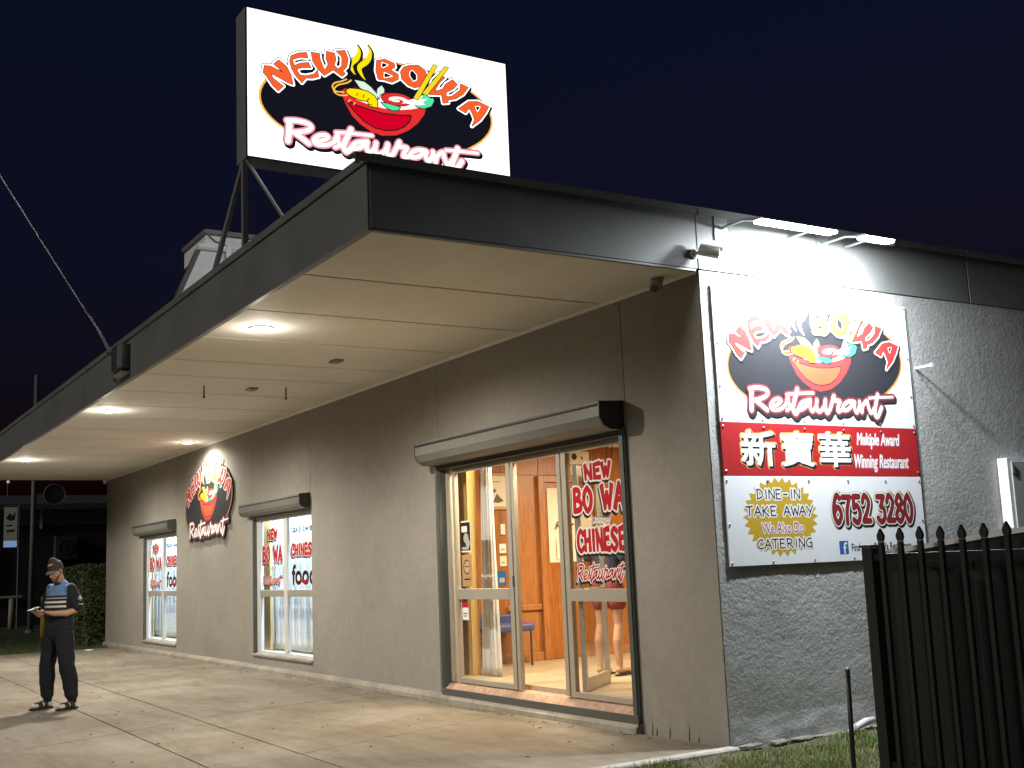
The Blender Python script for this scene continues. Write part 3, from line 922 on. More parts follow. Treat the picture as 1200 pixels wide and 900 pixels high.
# ---- interior of the entrance
PX = -5.80
box('interior_floor', M['floor'], bld, -LN + .21, -0.21, 0.165, 8.79, 0.05, FL)
box('interior_ceiling', M['ceiling'], bld, -LN + .21, -0.21, 0.206, 8.79, 3.12, 3.16)
part = box('interior_partition', M['timber2'], bld, PX - 0.12, PX - 0.02, 0.21, 7.0, FL + .002, 3.118)
yy = 0.22
while yy < 6.9:                                   # vertical timber sheets with a fine joint
    w = 0.60
    if not (1.95 < yy + w and yy < 2.95):
        box('timber_panel', M['timber'], part, PX - 0.018, PX, yy, yy + w - 0.006, FL + .09, 3.11, 0.003)
    else:
        box('timber_panel', M['timber'], part, PX - 0.018, PX, yy, yy + w - 0.006, 2.72, 3.11, 0.003)
    yy += w
box('skirting', M['timber2'], part, PX + .001, PX + .02, 0.22, 1.98, FL + .002, FL + .11, .004)
box('skirting', M['timber2'], part, PX + .001, PX + .02, 3.0, 6.9, FL + .002, FL + .11, .004)
box('dado_rail', M['timber2'], part, PX + .001, PX + .018, 1.45, 1.98, 0.93, 1.0, .004)
jam = box('door_frame', M['timber2'], part, PX + .0, PX + .045, 1.985, 2.08, FL + .002, 2.71, .004)
box('jamb', M['timber2'], jam, PX, PX + .045, 2.90, 2.99, FL + .002, 2.71, .004)
box('head', M['timber2'], jam, PX, PX + .044, 2.081, 2.899, 2.62, 2.71, .004)
idoor = box('inner_door', M['timber'], part, PX - .018, PX + .012, 2.085, 2.895, FL + .005, 2.615, .004)
box('rear_partition', M['timber'], bld, PX + .03, -0.21, 6.9, 7.0, FL + .002, 3.118)
box('side_lining', M['timber'], bld, -0.24, -0.21, 0.22, 6.9, FL + .002, 3.118)
# lights inside the entrance: flat ceiling panels that are on
def ceiling_light(x, y, w, d, power, col, label, zc=3.118):
    t = thing('ceiling_light', label, 'ceiling light', (x, y, zc), 0)
    box('housing', M['white'], t, x - w / 2 - .02, x + w / 2 + .02, y - d / 2 - .02, y + d / 2 + .02, zc - .03, zc - .001)
    box('diffuser', emit('lit_diffuser', col, 6), t, x - w / 2, x + w / 2, y - d / 2, y + d / 2, zc - .038, zc - .031)
    ld = bpy.data.lights.new('ceiling_lamp', 'AREA')
    ld.shape = 'RECTANGLE'
    ld.size, ld.size_y = w, d
    ld.energy = power
    ld.color = col
    lo = bpy.data.objects.new('ceiling_lamp', ld)
    COL.objects.link(lo)
    lo.location = (x, y, zc - .05)
    return t
WARM = (1.0, 0.80, 0.53)
COOL = (0.58, 0.79, 1.0)
ceiling_light(-3.4, 0.42, 1.6, 0.24, 180, WARM, 'warm ceiling panel light just inside the glass entrance')
ceiling_light(-3.4, 3.4, 1.2, 0.3, 200, WARM, 'warm ceiling panel light deeper in the timber lined entrance room')

# ---- the two shop windows
def drape(name, x0, x1, y, z0, z1, label, n=None, amp=0.03, gather=None, wave=0.13):
    V, F = [], []
    nx_ = int((x1 - x0) / 0.012)
    nz = 22
    ph = random.uniform(0, 6)
    for k in range(nz + 1):
        t = k / nz
        for i in range(nx_ + 1):
            u = i / nx_
            x = x0 + (x1 - x0) * u
            if gather:
                x = gather(u, t)
            a = amp * (0.55 + 0.45 * t)
            yy_ = y + a * math.sin(6.283 * (u * (x1 - x0) / wave) + ph + 0.5 * math.sin(3 * u + t)) + 0.3 * a * math.sin(6.283 * (u * (x1 - x0) / (wave * 0.41)) + 2 * ph + t * 2)
            V.append((x, yy_, z1 + (z0 - z1) * t + 0.008 * math.sin(u * 40) * (k == nz)))
    F = [(k * (nx_ + 1) + i, k * (nx_ + 1) + i + 1, (k + 1) * (nx_ + 1) + i + 1, (k + 1) * (nx_ + 1) + i) for k in range(nz) for i in range(nx_)]
    me = bpy.data.meshes.new(name)
    me.from_pydata(V, [], F)
    ob = add_obj(name, me, M['curtain'], None, True)
    sm = ob.modifiers.new('thickness', 'SOLIDIFY')
    sm.thickness = 0.003
    return tag(ob, label, 'curtain')

def shop_window(w, which, po):
    x0, x1, z0, z1 = w
    g0, g1 = 0.075, 0.125
    f = MB().box(x0, x0 + .06, g0, g1, z0, z1).box(x1 - .06, x1, g0, g1, z0, z1).box(x0 + .06, x1 - .06, g0, g1, z1 - .06, z1).box(x0 + .06, x1 - .06, g0, g1, z0, z0 + .05).build('window_frame', M['white_alu'], bld, bevel=0.003)
    xm = x0 + 1.27
    box('mullion', M['white_alu'], f, xm, xm + .14, g0 - .004, g1, z0 + .051, z1 - .061, .003)
    box('stile', M['white_alu'], f, x0 + .12, x0 + .17, g0 - .002, g1, z0 + .051, z1 - .061, .003)
    for a, b in ((x0 + .171, xm), (xm + .141, x1 - .06)):
        box('mid_rail', M['alu'], f, a + .001, b - .001, g0 - .008, g1, 1.18, 1.285, .003)
        box('pane', M['glass'], f, a, b, .098, .104, z0 + .05, 1.18)
        box('pane', M['glass'], f, a, b, .098, .104, 1.285, z1 - .06)
    MB().prism([(-0.03, z0 - .028), (-0.03, z0 - .002), (.07, z0 + .012), (.07, z0 - .028)], x0 + .004, x1 - .004, 'x').build('sill', M['plinth'], f)
    box('reveal', M['guide'], f, x0 + .0, x0 + .008, 0.005, 0.074, z0 + .012, z1)
    box('inside_post', M['timber_pale'], f, x0 + po, x0 + po + .38, .36, .40, FL + .002, 3.117, .003)
    drape('curtain', x0 - 1.5, x1 + 0.30, .47, FL + .03, 3.05, 'white net curtain hanging inside the ' + which)
    lt = ceiling_light((x0 + x1) / 2 - .3, .28, 3.2, .10, 620, COOL, 'cool white strip light inside the top of the ' + which)
    return f
win2 = shop_window(W2, 'shop window nearer the door', -.54)
win3 = shop_window(W3, 'shop window farther from the door', -.95)
box('dining_room_backdrop_wall', M['ceiling'], bld, -LN + .22, PX - .13, 1.6, 1.66, FL + .002, 3.118)

# ================================================================== SIGNS
def LP(k):
    return [[(x / 1000, y / 1000) for x, y in LOGO_POLY[k]]]
def LS(k, w):
    return stroke([(x / 1000, y / 1000) for x, y in LOGO_STROKE[k]], w)
def bar(a, b, w):
    return [seg(a, b, w / 2, w / 2)]

SCRIPT_W = {'R1': .046, 'R2': .036, 'R3': .040, 'e': .032, 's': .032, 't': .042, 'tb': .024, 'a': .036, 'u': .036, 'r': .036, 'a2': .036, 'n': .036, 't2': .044, 't2b': .024}
SCRIPT = sum((LS(k, w) for k, w in SCRIPT_W.items()), [])

def grow(polys, k, ky=None, anchor=None):
    out = []
    for p in polys:
        cx = sum(x for x, y in p) / len(p)
        cy = sum(y for x, y in p) / len(p) if anchor is None else min(y for x, y in p)
        out.append([(cx + (x - cx) * k, cy + (y - cy) * (ky or k)) for x, y in p])
    return out

def build_logo():
    """every layer of the bowl emblem as reusable flat shapes: name -> (depth, step, layers)"""
    ell = LP('ell')
    sticks = LP('stick1') + LP('stick2')
    st = []
    for x0_, x1_, y0_, y1_ in (bounds(g) for g in (grow(LP('steam1'), 1.15, 1.3, 1), grow(LP('steam2'), 1.15, 1.3, 1))):
        w_, h_ = x1_ - x0_, y1_ - y0_
        st += stroke([(x0_ + a * w_, y0_ + b * h_, c) for a, b, c in ((.70, 1, .006), (.88, .80, .032), (.68, .55, .052), (.22, .32, .046), (.34, .12, .026), (.55, 0, .006))], 0)
    prawn = LP('prawn')
    legs = bar((-.300, .072), (-.330, .045), .012) + bar((-.26, .055), (-.275, .028), .012)
    seams = bar((-.235, .150), (-.245, .118), .008) + bar((-.175, .146), (-.185, .110), .008) + bar((-.122, .120), (-.150, .088), .008) + bar((-.10, .06), (-.135, .055), .008)
    letters = grow(sum((LP(k) for k in 'N E W B O W2 A'.split()), []), 1.10)
    holes = LP('Bh1') + LP('Bh2') + LP('Oh') + LP('Ah')
    warm = grow(LP('B') + LP('O'), 1.10)
    red = grow(sum((LP(k) for k in 'N E W W2 A'.split()), []), 1.10)
    G = {}
    G['emblem_ellipse'] = (0, .0015, shapes([(dilate(ell, .020), 'orange'), (ell, 'black')], .008))
    G['chopsticks'] = (.0255, .0008, shapes([(dilate(sticks, .013), 'black'), (dilate(sticks, .007), 'stick')]))
    G['steam'] = (.004, .0015, shapes([(dilate(st, .010, (.012, -.008)), 'black'), (st, 'steam')]))
    G['bowl'] = (.004, .0008, shapes([(dilate(LP('rim') + LP('bowl'), .012), 'black'), (LP('rim'), 'red'), (LP('food'), 'cream'), (LP('bowl'), 'red'), (dilate(LP('bowlin'), .012), 'black'), (LP('bowlin'), 'bowl')]))
    G['bowl_filling'] = (.009, .0008, shapes([(dilate(LP('leaf1') + LP('leaf2'), .007), 'black'), (LP('leaf1') + LP('leaf2'), 'leaf'), (dilate(LP('meat'), .008), 'black'), (LP('meat'), 'red'), (LP('meatw'), 'cream'), (LP('meat2'), 'red'), (LP('meatw2'), 'cream'),
        (dilate(LP('cuc') + LP('bok'), .008), 'black'), (LP('cuc') + LP('bok'), 'teal'), (LP('bokw'), 'cream'), (LS('ant1', .014) + LS('ant2', .014) + legs, 'prawnline'), (dilate(prawn, .009), 'black'), (prawn, 'prawn'), (seams, 'black')], .005))
    G['name_lettering'] = (.020, .0008, shapes([(dilate(letters, .025) + dilate(letters, .022, (.014, -.012)), 'black'), (dilate(letters, .018), 'white'), (dilate(letters, .005), 'black'), (red, 'letter'), (warm, 'letter2'), (dilate(holes, .006), 'white'), (holes, 'black')]))
    G['script_lettering'] = (.028, .0008, shapes([(dilate(SCRIPT, .028, (.014, -.020)), 'black'), (dilate(SCRIPT, .022), 'maroon'), (dilate(SCRIPT, .017), 'pink'), (SCRIPT, 'white')]))
    return G
LOGO = build_logo()

def logo(parent, mapf, C, base):
    for name, (dep, step, geo) in LOGO.items():
        art_geo(name, geo, mapf, parent, step * .25, base + dep * .16, C)

def flat(name, col, rough=0.7):
    return mat(name, col, rough, var=0.03, vscale=6, spec=0.15)
PRINT = {'orange': flat('print_orange', (.62, .27, .05)), 'black': flat('print_black', (.028, .029, .034)), 'stick': flat('print_stick', (.72, .52, .20)), 'steam': flat('print_steam', (.75, .66, .40)), 'red': flat('print_red', (.55, .045, .045)), 'bowl': flat('print_bowl', (.62, .10, .045)),
         'cream': flat('print_cream', (.75, .68, .56)), 'leaf': flat('print_leaf', (.42, .60, .16)), 'teal': flat('print_teal', (.05, .33, .22)), 'prawn': flat('print_prawn', (.80, .55, .02)), 'prawnline': flat('print_prawn_line', (.72, .36, .10)), 'letter': flat('print_letter_red', (.60, .045, .04)),
         'letter2': flat('print_letter_orange', (.70, .24, .05)), 'white': flat('print_white', (.80, .80, .80)), 'maroon': flat('print_maroon', (.13, .02, .025)), 'pink': flat('print_pink', (.22, .05, .06)), 'gold': flat('print_gold', (.56, .36, .03)), 'blue': flat('print_blue', (.03, .13, .42)),
         'panelred': flat('print_panel_red', (.42, .02, .024)), 'panel': flat('print_panel_white', (.82, .835, .86)), 'ink': flat('print_ink', (.015, .015, .018)), 'digit': flat('print_digit', (.24, .02, .022)), 'paleyellow': flat('print_pale_yellow', (.70, .60, .33)), 'orange2': flat('print_bright_orange', (.85, .45, .12)), 'rose': flat('print_rose', (.45, .08, .12))}

# ---- roof light box
SX = -2.62
rs = thing('roof_light_box_sign', 'big lit white light box sign on steel struts above the canopy', 'sign', (SX - .14, -1.7, HS + FH))
Y0, Y1, Z0, Z1 = -3.125, -0.222, 5.392, 6.893
MB().box(SX - .28, SX - .012, Y0, Y1, Z0, Z1).build('cabinet', M['sign_steel'], rs, bevel=.006)
fr = MB().box(SX - .011, SX + .006, Y0, Y0 + .013, Z0, Z1).box(SX - .011, SX + .006, Y1 - .013, Y1, Z0, Z1).box(SX - .011, SX + .006, Y0 + .013, Y1 - .013, Z0, Z0 + .013).box(SX - .011, SX + .006, Y0 + .013, Y1 - .013, Z1 - .013, Z1)
fr.build('cabinet_rim', M['black_metal'], rs)
LIT = {'white': (1, 1, 1), 'orange': (1, .50, .08), 'black': (.012, .013, .022), 'stick': (.95, .70, .02), 'steam': (.98, .78, .01), 'red': (.80, .03, .03), 'bowl': (.66, .0, .02), 'cream': (1, .96, .86), 'leaf': (.75, .92, .75), 'teal': (.10, .80, .40), 'prawn': (1, .80, .0), 'prawnline': (1, .55, .10), 'letter': (.93, .13, .03), 'letter2': (.93, .13, .03), 'maroon': (.07, .015, .02), 'pink': (.92, .36, .42)}
LITM = {k: emit('lit_' + k, c, {'white': 1.7, 'cream': 1.2}.get(k, 1.0 if k not in ('black', 'maroon') else 0.55), base=tuple(a * .3 for a in c)) for k, c in LIT.items()}
for a, b in ((Y0 + .0135, -1.718), (-1.711, Y1 - .0135)):
    box('lit_face', LITM['white'], rs, SX - .011, SX - .002, a, b, Z0 + .0135, Z1 - .0135)
box('rear_lit_face', emit('lit_rear_white', (1, 1, 1), 9), rs, SX - .289, SX - .281, Y0 + .03, Y1 - .03, Z0 + .03, Z1 - .03)
logo(rs, lambda u, v, d: (SX + d, -1.713 + 1.147 * u, 6.066 + 1.085 * v), LITM, 0.0)
for yy_ in (Y0 + .03, -1.67, Y1 - .05):
    front = yy_ < -3
    base = HS + FH + .005 if not front else HS + FH - .0
    MB().box(SX - .165, SX - .115, yy_ - .025, yy_ + .025, base, Z0 - .001).build('post', M['sign_steel'], rs)
    MB().tube([(SX - .14, yy_, Z0 + .02), (SX - 1.06, yy_, base + .01)], .028, 4).build('brace', M['sign_steel'], rs)
    MB().tube([(SX - .11, yy_, Z0 + .02), (SX + .87, yy_, base + .01)], .016, 8).build('brace', M['steel'] if front else M['sign_steel'], rs)
    if not front:
        box('foot_plate', M['sign_steel'], rs, SX - .3, SX + .0, yy_ - .06, yy_ + .06, HS + FH - .08, base)

# ---- three-sheet side sign
sp = thing('side_wall_sign', 'three sheet printed sign screwed to the grey side wall under the floodlights', 'sign', (.02, 1.35, 1.45))
PY0, PY1 = .109, 2.590
XS = .017
sheets = [(2.668, 3.866, PRINT['panel']), (2.209, 2.665, PRINT['panelred']), (1.448, 2.206, PRINT['panel'])]
for z0, z1, m in sheets:
    MB().box(XS - .012, XS, PY0, PY1, z0, z1).build('sheet', m, sp, bevel=.0015)
box('batten', M['guide'], sp, .001, XS - .0125, PY0 + .02, PY0 + .07, 1.46, 3.85)
box('batten', M['guide'], sp, .001, XS - .0125, PY1 - .07, PY1 - .02, 1.46, 3.85)
scr = MB().lathe([(.010, 0), (.010, .004), (.006, .007)], (0, 0, 0), 8, 'x').mesh('screw')
scr.materials.append(M['steel'])
for z in (3.845, 3.35, 2.98, 2.70, 2.63, 2.25, 2.17, 1.80, 1.475):
    for y in (PY0 + .03, PY1 - .03):
        s = add_obj('screw', scr, None, sp)
        s.location = (XS, y, z)
for z in (3.845, 2.70, 2.63, 2.17, 1.475):
    for k in range(1, 5):
        s = add_obj('screw', scr, None, sp)
        s.location = (XS, PY0 + (PY1 - PY0) * k / 5, z)
sm_ = lambda u, v, d: (XS + d, u, v)
logo(sp, lambda u, v, d: (XS + d, 1.35 + u, 3.2 + v), PRINT, 0.0)
# red strip: the shop's Chinese name and the award lines
cj = []
for k, ch in enumerate('新寶華'):
    cj += fit(textpolys(ch), .33 + .47 * k, .72 + .47 * k, 2.30, 2.60)
art('chinese_lettering', [(dilate(cj, .026, (.006, -.008)), PRINT['orange2']), (dilate(cj, .017, (.012, -.014)), PRINT['ink']), (dilate(cj, .008), PRINT['white'])], sm_, sp)
aw = fit(textpolys('Multiple Award', shear=.25), 1.76, 2.34, 2.465, 2.61) + fit(textpolys('Winning Restaurant', shear=.25), 1.71, 2.44, 2.25, 2.41)
art('award_lettering', [(dilate(aw, .009, (.003, -.003)), PRINT['rose']), (dilate(aw, .003), PRINT['white'])], sm_, sp, h=.004)
# starburst with services
bc = (.735, 1.855)
star = []
for i in range(60):
    t = 2 * math.pi * i / 60
    r = 1.0 if i % 2 == 0 else .86
    star.append((bc[0] + .445 * r * math.cos(t), bc[1] + .345 * r * math.sin(t)))
lines = fit(lettering('DINE-IN', PLAIN, .98, .12), .46, .98, 2.005, 2.10) + fit(lettering('TAKE AWAY', PLAIN, 1.02, .12, .7), .325, 1.13, 1.852, 1.955) + fit(lettering('CATERING', PLAIN, 1.0, .12), .43, 1.085, 1.575, 1.672)
also = fit(textpolys('We Also Do', shear=.05), .50, .995, 1.715, 1.805)
art('service_starburst', [([star], PRINT['gold']), (dilate(lines, .014), PRINT['white']), (dilate(also, .010), PRINT['white']), (lines, PRINT['ink']), (also, PRINT['rose'])], sm_, sp)
ph = fit(lettering('6752 3280', DIGIT, .98, .19, .62, .62), 1.365, 2.445, 1.760, 2.060)
art('phone_number', [(dilate(ph, .032, (.008, -.008)), PRINT['paleyellow']), (dilate(ph, .024, (.011, -.012)), PRINT['ink']), (dilate(ph, .014), PRINT['white']), (dilate(ph, .003), PRINT['ink']), (ph, PRINT['digit'])], sm_, sp, h=.004)
fb = [[(1.425, 1.515), (1.528, 1.515), (1.528, 1.622), (1.425, 1.622)]]
fl_ = stroke([(1.512, 1.606), (1.492, 1.603), (1.484, 1.585), (1.484, 1.518)], .018) + bar((1.466, 1.568), (1.507, 1.568), .015)
fu = fit(textpolys('Find us on Bo Wa Restaurant'), 1.575, 2.37, 1.535, 1.60)
art('social_line', [(dilate(fb, .006), PRINT['blue']), (fl_, PRINT['white']), (dilate(fu, .0012), PRINT['ink'])], sm_, sp, h=.003)

# ---- cut-out emblem on the front wall
ws = thing('wall_emblem_sign', 'cut out bowl emblem sign high on the front wall between the two windows', 'sign', (-13.93, -.02, 2.2))
emap = lambda u, v, d: (-13.93 + 1.27 * u, -.022 - d, 2.85 + 1.33 * v)
outline = dilate(LP('ell') + SCRIPT + sum((LP(k) for k in 'N E W B O W2 A'.split()), []), .036)
v_, f_ = raster(outline, .010)
me_ = bpy.data.meshes.new('backing_board')
me_.from_pydata([emap(a, b, 0) for a, b in v_], [], f_)
bb = add_obj('backing_board', me_, PRINT['black'], ws)
sd = bb.modifiers.new('thickness', 'SOLIDIFY')
sd.thickness = .018
sd.offset = 0
logo(ws, emap, PRINT, .0095)

# ---- lettering on glass
VIN = {'red': flat('vinyl_red', (.42, .012, .018)), 'white': flat('vinyl_white', (.72, .69, .66)), 'black': flat('vinyl_black', (.012, .012, .012))}
def gl(u, v, d): return (u, .077 - d * .35, v)
def wl(u, v, d): return (u, .097 - d * .35, v)
def vinyl(par, mapf, polys, sh, o, name, fat=.010):
    art(name, [(dilate(polys, o + fat, (-sh * .6, -sh)), VIN['black']), (dilate(polys, o + fat), VIN['white']), (dilate(polys, fat), VIN['red'])], mapf, par, h=.007)
script_n = sum((LS(k, w * .62) for k, w in SCRIPT_W.items()), [])
def name_block(par, mapf, xc, w, zs, o=.017, sh=.026):
    h = w / 2
    (a0, a1), (b0, b1), (c0, c1), (d0, d1) = zs
    vinyl(par, mapf, fit(lettering('NEW', BRUSH), xc - .26 * w, xc + .26 * w, a0, a1), sh, o, 'name_lettering')
    art('steam_mark', [(stroke([(xc + .18 * w, a1 + .02), (xc + .19 * w, a1 + .07), (xc + .21 * w, a1 + .13)], .014), VIN['black']), (stroke([(xc + .29 * w, a1 + .03), (xc + .30 * w, a1 + .08), (xc + .32 * w, a1 + .15)], .014), VIN['black'])], mapf, par)
    bo = fit(lettering('BO', BRUSH), xc - .5 * w, xc - .12 * w, b0, b1)
    wa = fit(lettering('WA', BRUSH), xc + .04 * w, xc + .5 * w, b0, b1)
    vinyl(par, mapf, bo + wa, sh, o, 'name_lettering')
    lic = fit(textpolys('Licensed', shear=.45), xc - .16 * w, xc + .22 * w, c0, c1)
    art('licence_lettering', [(dilate(lic, .006), VIN['white']), (lic, VIN['black'])], mapf, par)
    sc = fit(script_n, xc - .5 * w, xc + .5 * w, d0, d1, .35)
    vinyl(par, mapf, sc, sh, o * .6, 'script_lettering', .002)
name_block(entrance, gl, -1.755, .86, ((2.325, 2.495), (2.01, 2.275), (1.905, 1.965), (1.335, 1.525)))
vinyl(entrance, gl, fit(lettering('CHINESE', BRUSH), -2.15, -1.36, 1.625, 1.865), .026, .017, 'cuisine_lettering')
for w, f in ((W2, win2), (W3, win3)):
    name_block(f, wl, w[0] + .69, .92, ((2.09, 2.27), (1.72, 2.0), (1.60, 1.67), (1.36, 1.53)), .010, .028)
    xa, xb = w[0] + 1.56, w[0] + 2.50
    tk = fit(textpolys('take away'), xa - .02, xb, 2.13, 2.28)
    art('takeaway_lettering', [(dilate(tk, .004), VIN['black'])], wl, f, h=.0045)
    vinyl(f, wl, fit(lettering('CHINESE', BRUSH), xa - .03, xb + .02, 1.80, 2.0), .028, .010, 'cuisine_lettering')
    fo = fit(textpolys('food'), xa, xb, 1.37, 1.66)
    art('food_lettering', [(dilate(fo, .022), VIN['white']), (dilate(fo, .014), VIN['black']), (stroke([(xa + .38, 1.43), (xa + .5, 1.40), (xa + .62, 1.43)], .05), VIN['red'])], wl, f)

# posters and stickers on the left door pane, outside face
def poster(x0, x1, z0, z1, layers, label, cat='poster', y=.076, nrm='y', name='poster'):
    ob = box(name, layers[0], None, x0, x1, y, y + .0015, z0, z1)
    tag(ob, label, cat)
    return ob
p = poster(-4.515, -4.285, 1.70, 2.06, [PRINT['ink']], 'black and white printed notice on the left glass door panel')
art('print', [([[(-4.50, 1.93), (-4.37, 1.93), (-4.37, 2.0), (-4.50, 2.0)], [(-4.515, 1.70), (-4.285, 1.70), (-4.285, 1.718), (-4.515, 1.718)], [(-4.515, 2.042), (-4.285, 2.042), (-4.285, 2.06), (-4.515, 2.06)], [(-4.30, 1.72), (-4.285, 1.72), (-4.285, 2.04), (-4.30, 2.04)]], M['paper']),
             ([disc((-4.40, 1.86), .06), disc((-4.36, 1.80), .05), [(-4.50, 1.73), (-4.34, 1.73), (-4.34, 1.76), (-4.50, 1.76)]], M['plastic_grey'])], lambda u, v, d: (u, .076 - d, v), p)
p = poster(-4.515, -4.285, 1.31, 1.67, [mat('sticker_tan', (.45, .26, .11), .6, var=.05)], 'tan sticker with an oval portrait below the black notice')
art('print', [([disc((-4.40, 1.53), .085, 16)], M['plastic_dark']), ([disc((-4.395, 1.53), .07, 16)], mat('sticker_face', (.55, .33, .17), .6)), ([[(-4.47, 1.385), (-4.33, 1.385), (-4.33, 1.40), (-4.47, 1.40)], [(-4.44, 1.53), (-4.40, 1.53), (-4.40, 1.545), (-4.44, 1.545)], [(-4.38, 1.53), (-4.345, 1.53), (-4.345, 1.545), (-4.38, 1.545)]], PRINT['ink'])], lambda u, v, d: (u, .076 - d, v), p)
p = poster(-4.54, -4.40, .93, 1.13, [M['white']], 'small red and white sticker low on the left door glass')
art('print', [([[(-4.54, 1.07), (-4.40, 1.07), (-4.40, 1.13), (-4.54, 1.13)]], PRINT['panelred']), ([[(-4.52, 1.0), (-4.42, 1.0), (-4.42, 1.01), (-4.52, 1.01)], [(-4.52, .97), (-4.44, .97), (-4.44, .98), (-4.52, .98)]], PRINT['ink'])], lambda u, v, d: (u, .076 - d, v), p)

# ================================================================== THINGS INSIDE THE ENTRANCE
def gth(u, t):
    xt = -4.54 + .17 * u
    xb = -4.68 + .37 * u
    s = t ** .7
    return xt + (xb - xt) * s
drape('curtain', -4.62, -4.10, .42, FL + .01, 2.95, 'long white curtain gathered behind the left door glass', gather=gth, amp=.030, wave=.10)
tag(MB().box(-4.98, -4.74, .30, .42, FL + .001, 3.117).build('timber_post', M['timber_pale'], bevel=.004), 'pale timber post behind the left edge of the door', 'post')
pf = thing('framed_picture', 'gold framed ink landscape on the timber partition', 'picture', (PX, 1.35, 2.5))
MB().box(PX + .001, PX + .03, 1.10, 1.50, 2.26, 2.74).build('frame', M['timber_pale'], pf, bevel=.004)
box('mount', M['paper'], pf, PX + .0305, PX + .033, 1.13, 1.47, 2.30, 2.70)
art('drawing', [([[(1.18, 2.40), (1.30, 2.47), (1.26, 2.55), (1.33, 2.60), (1.24, 2.63), (1.16, 2.57)], [(1.32, 2.40), (1.42, 2.53), (1.47, 2.48), (1.56, 2.42), (1.45, 2.39)], disc((1.37, 2.57), .03)], mat('ink_wash', (.16, .13, .08), .8)), ([bar((1.2, 2.70), (1.5, 2.70), .008)[0]], PRINT['ink'])], lambda u, v, d: (PX + .033 + d, 1.30 + (u - 1.37) * .72, 2.48 + (v - 2.54) * .9), pf)
tag(MB().box(PX + .001, PX + .02, 1.38, 1.45, 1.93, 2.07).build('wall_switch', M['plastic_white'], bevel=.004), 'white oval switch on the timber partition', 'switch')
for (y, z, w, h, m, l) in ((1.36, 1.69, .10, .12, M['white'], 'white card on the timber partition below the switch'), (1.36, 1.52, .10, .13, M['paper'], 'small photo card under the white card'), (1.32, 1.28, .12, .18, PRINT['blue'], 'blue card lowest of the cards on the partition')):
    ob = box('notice_card', m, None, PX + .001, PX + .004, y, y + w, z, z + h)
    tag(ob, l, 'card')
    art('print', [([[(y + .02, z + .03), (y + w - .02, z + .03), (y + w - .02, z + h * .5), (y + .02, z + h * .5)]], M['plastic_grey'])], lambda u, v, d: (PX + .004 + d, u, v), ob)
# curtain and notice on the inner door
V, F = [], []
for k in range(13):
    for i in range(31):
        V.append((PX + .022 + .008 * math.sin(i * .9), 2.13 + .72 * i / 30, 2.54 - 1.0 * k / 12))
F = [(k * 31 + i, k * 31 + i + 1, (k + 1) * 31 + i + 1, (k + 1) * 31 + i) for k in range(12) for i in range(30)]
me_ = bpy.data.meshes.new('door_blind')
me_.from_pydata(V, [], F)
blind = tag(add_obj('door_blind', me_, M['paper'], None, True), 'cream cloth blind on the inner timber door', 'blind')
art('lettering', [(fit(textpolys('Rest', shear=.4), 2.23, 2.55, 1.98, 2.09), PRINT['ink'])], lambda u, v, d: (PX + .032 + d, u, v), blind)
nb = tag(box('notice', M['paper'], None, PX + .032, PX + .036, 2.25, 2.50, 1.58, 1.85), 'small notice with dark picture pinned on the cream blind', 'notice')
art('print', [([disc((2.42, 1.76), .06), [(2.36, 1.64), (2.49, 1.64), (2.49, 1.71), (2.36, 1.71)]], mat('notice_print', (.12, .06, .04), .7))], lambda u, v, d: (PX + .036 + d, u, v), nb)
for (y, z, w, h, l) in ((2.55, 2.87, .32, .18, 'cream notice with dark ink drawing high on the timber wall'), (2.55, 2.72, .18, .135, 'plain cream notice just under the drawing')):
    ob = tag(box('notice', M['paper'], None, PX + .001, PX + .005, y, y + w, z, z + h), l, 'notice')
    art('print', [([disc((y + .07, z + h * .6), .05, 7), disc((y + .2, z + h * .5), .02, 6)], M['ink'] if h > .15 else M['paper'])], lambda u, v, d: (PX + .005 + d, u, v), ob)
ch = thing('blue_chair', 'blue upholstered chair against the timber partition', 'chair', (PX + .35, 1.2, FL))
MB().box(PX + .10, PX + .58, .86, 1.50, .70, .80).build('seat', mat('blue_vinyl', (.055, .075, .19), .5), ch, bevel=.03)
MB().box(PX + .03, PX + .09, .86, 1.50, .74, .90).build('backrest', mat('blue_vinyl2', (.06, .08, .2), .5), ch, bevel=.02)
for a in (PX + .13, PX + .53):
    for b in (.90, 1.46):
        MB().tube([(a, b, FL + .001), (a, b, .705)], .014, 8).build('leg', M['plastic_dark'], ch)

# ================================================================== LAMPS AND FITTINGS
def downlight(x, y, label, power, col):
    t = thing('downlight', label, 'downlight', (x, y, HS), 0, 'recessed downlights in the canopy soffit')
    MB().lathe([(.095, -.002), (.125, -.002), (.128, -.008), (.11, -.016), (.095, -.012)], (x, y, HS), 28).build('trim_ring', M['white'], t, True)
    MB().lathe([(.0935, -.006), (.0935, -.012), (.06, -.024), (.001, -.028)], (x, y, HS), 24).build('lens', emit('lit_lens', col, 40), t, True)
    ld = bpy.data.lights.new('downlight_lamp', 'SPOT')
    ld.energy = power
    ld.color = col
    ld.spot_size = R(170)
    ld.spot_blend = 0.6
    ld.shadow_soft_size = .05
    lo = bpy.data.objects.new('downlight_lamp', ld)
    COL.objects.link(lo)
    lo.location = (x, y, HS - .04)
    gd = bpy.data.lights.new('soffit_fill_lamp', 'POINT')          # added point lamp hung below the lens to brighten the soffit
    gd.energy = power * .011
    gd.color = col
    gd.shadow_soft_size = .06
    go = bpy.data.objects.new('soffit_fill_lamp', gd)
    COL.objects.link(go)
    go.location = (x, y, HS - .17)
DL = (1.0, 0.92, 0.78)
downlight(-3.594, -2.649, 'lit downlight nearest the canopy corner', 900, DL)
downlight(-9.902, -2.725, 'lit downlight above the man along the front edge', 900, DL)
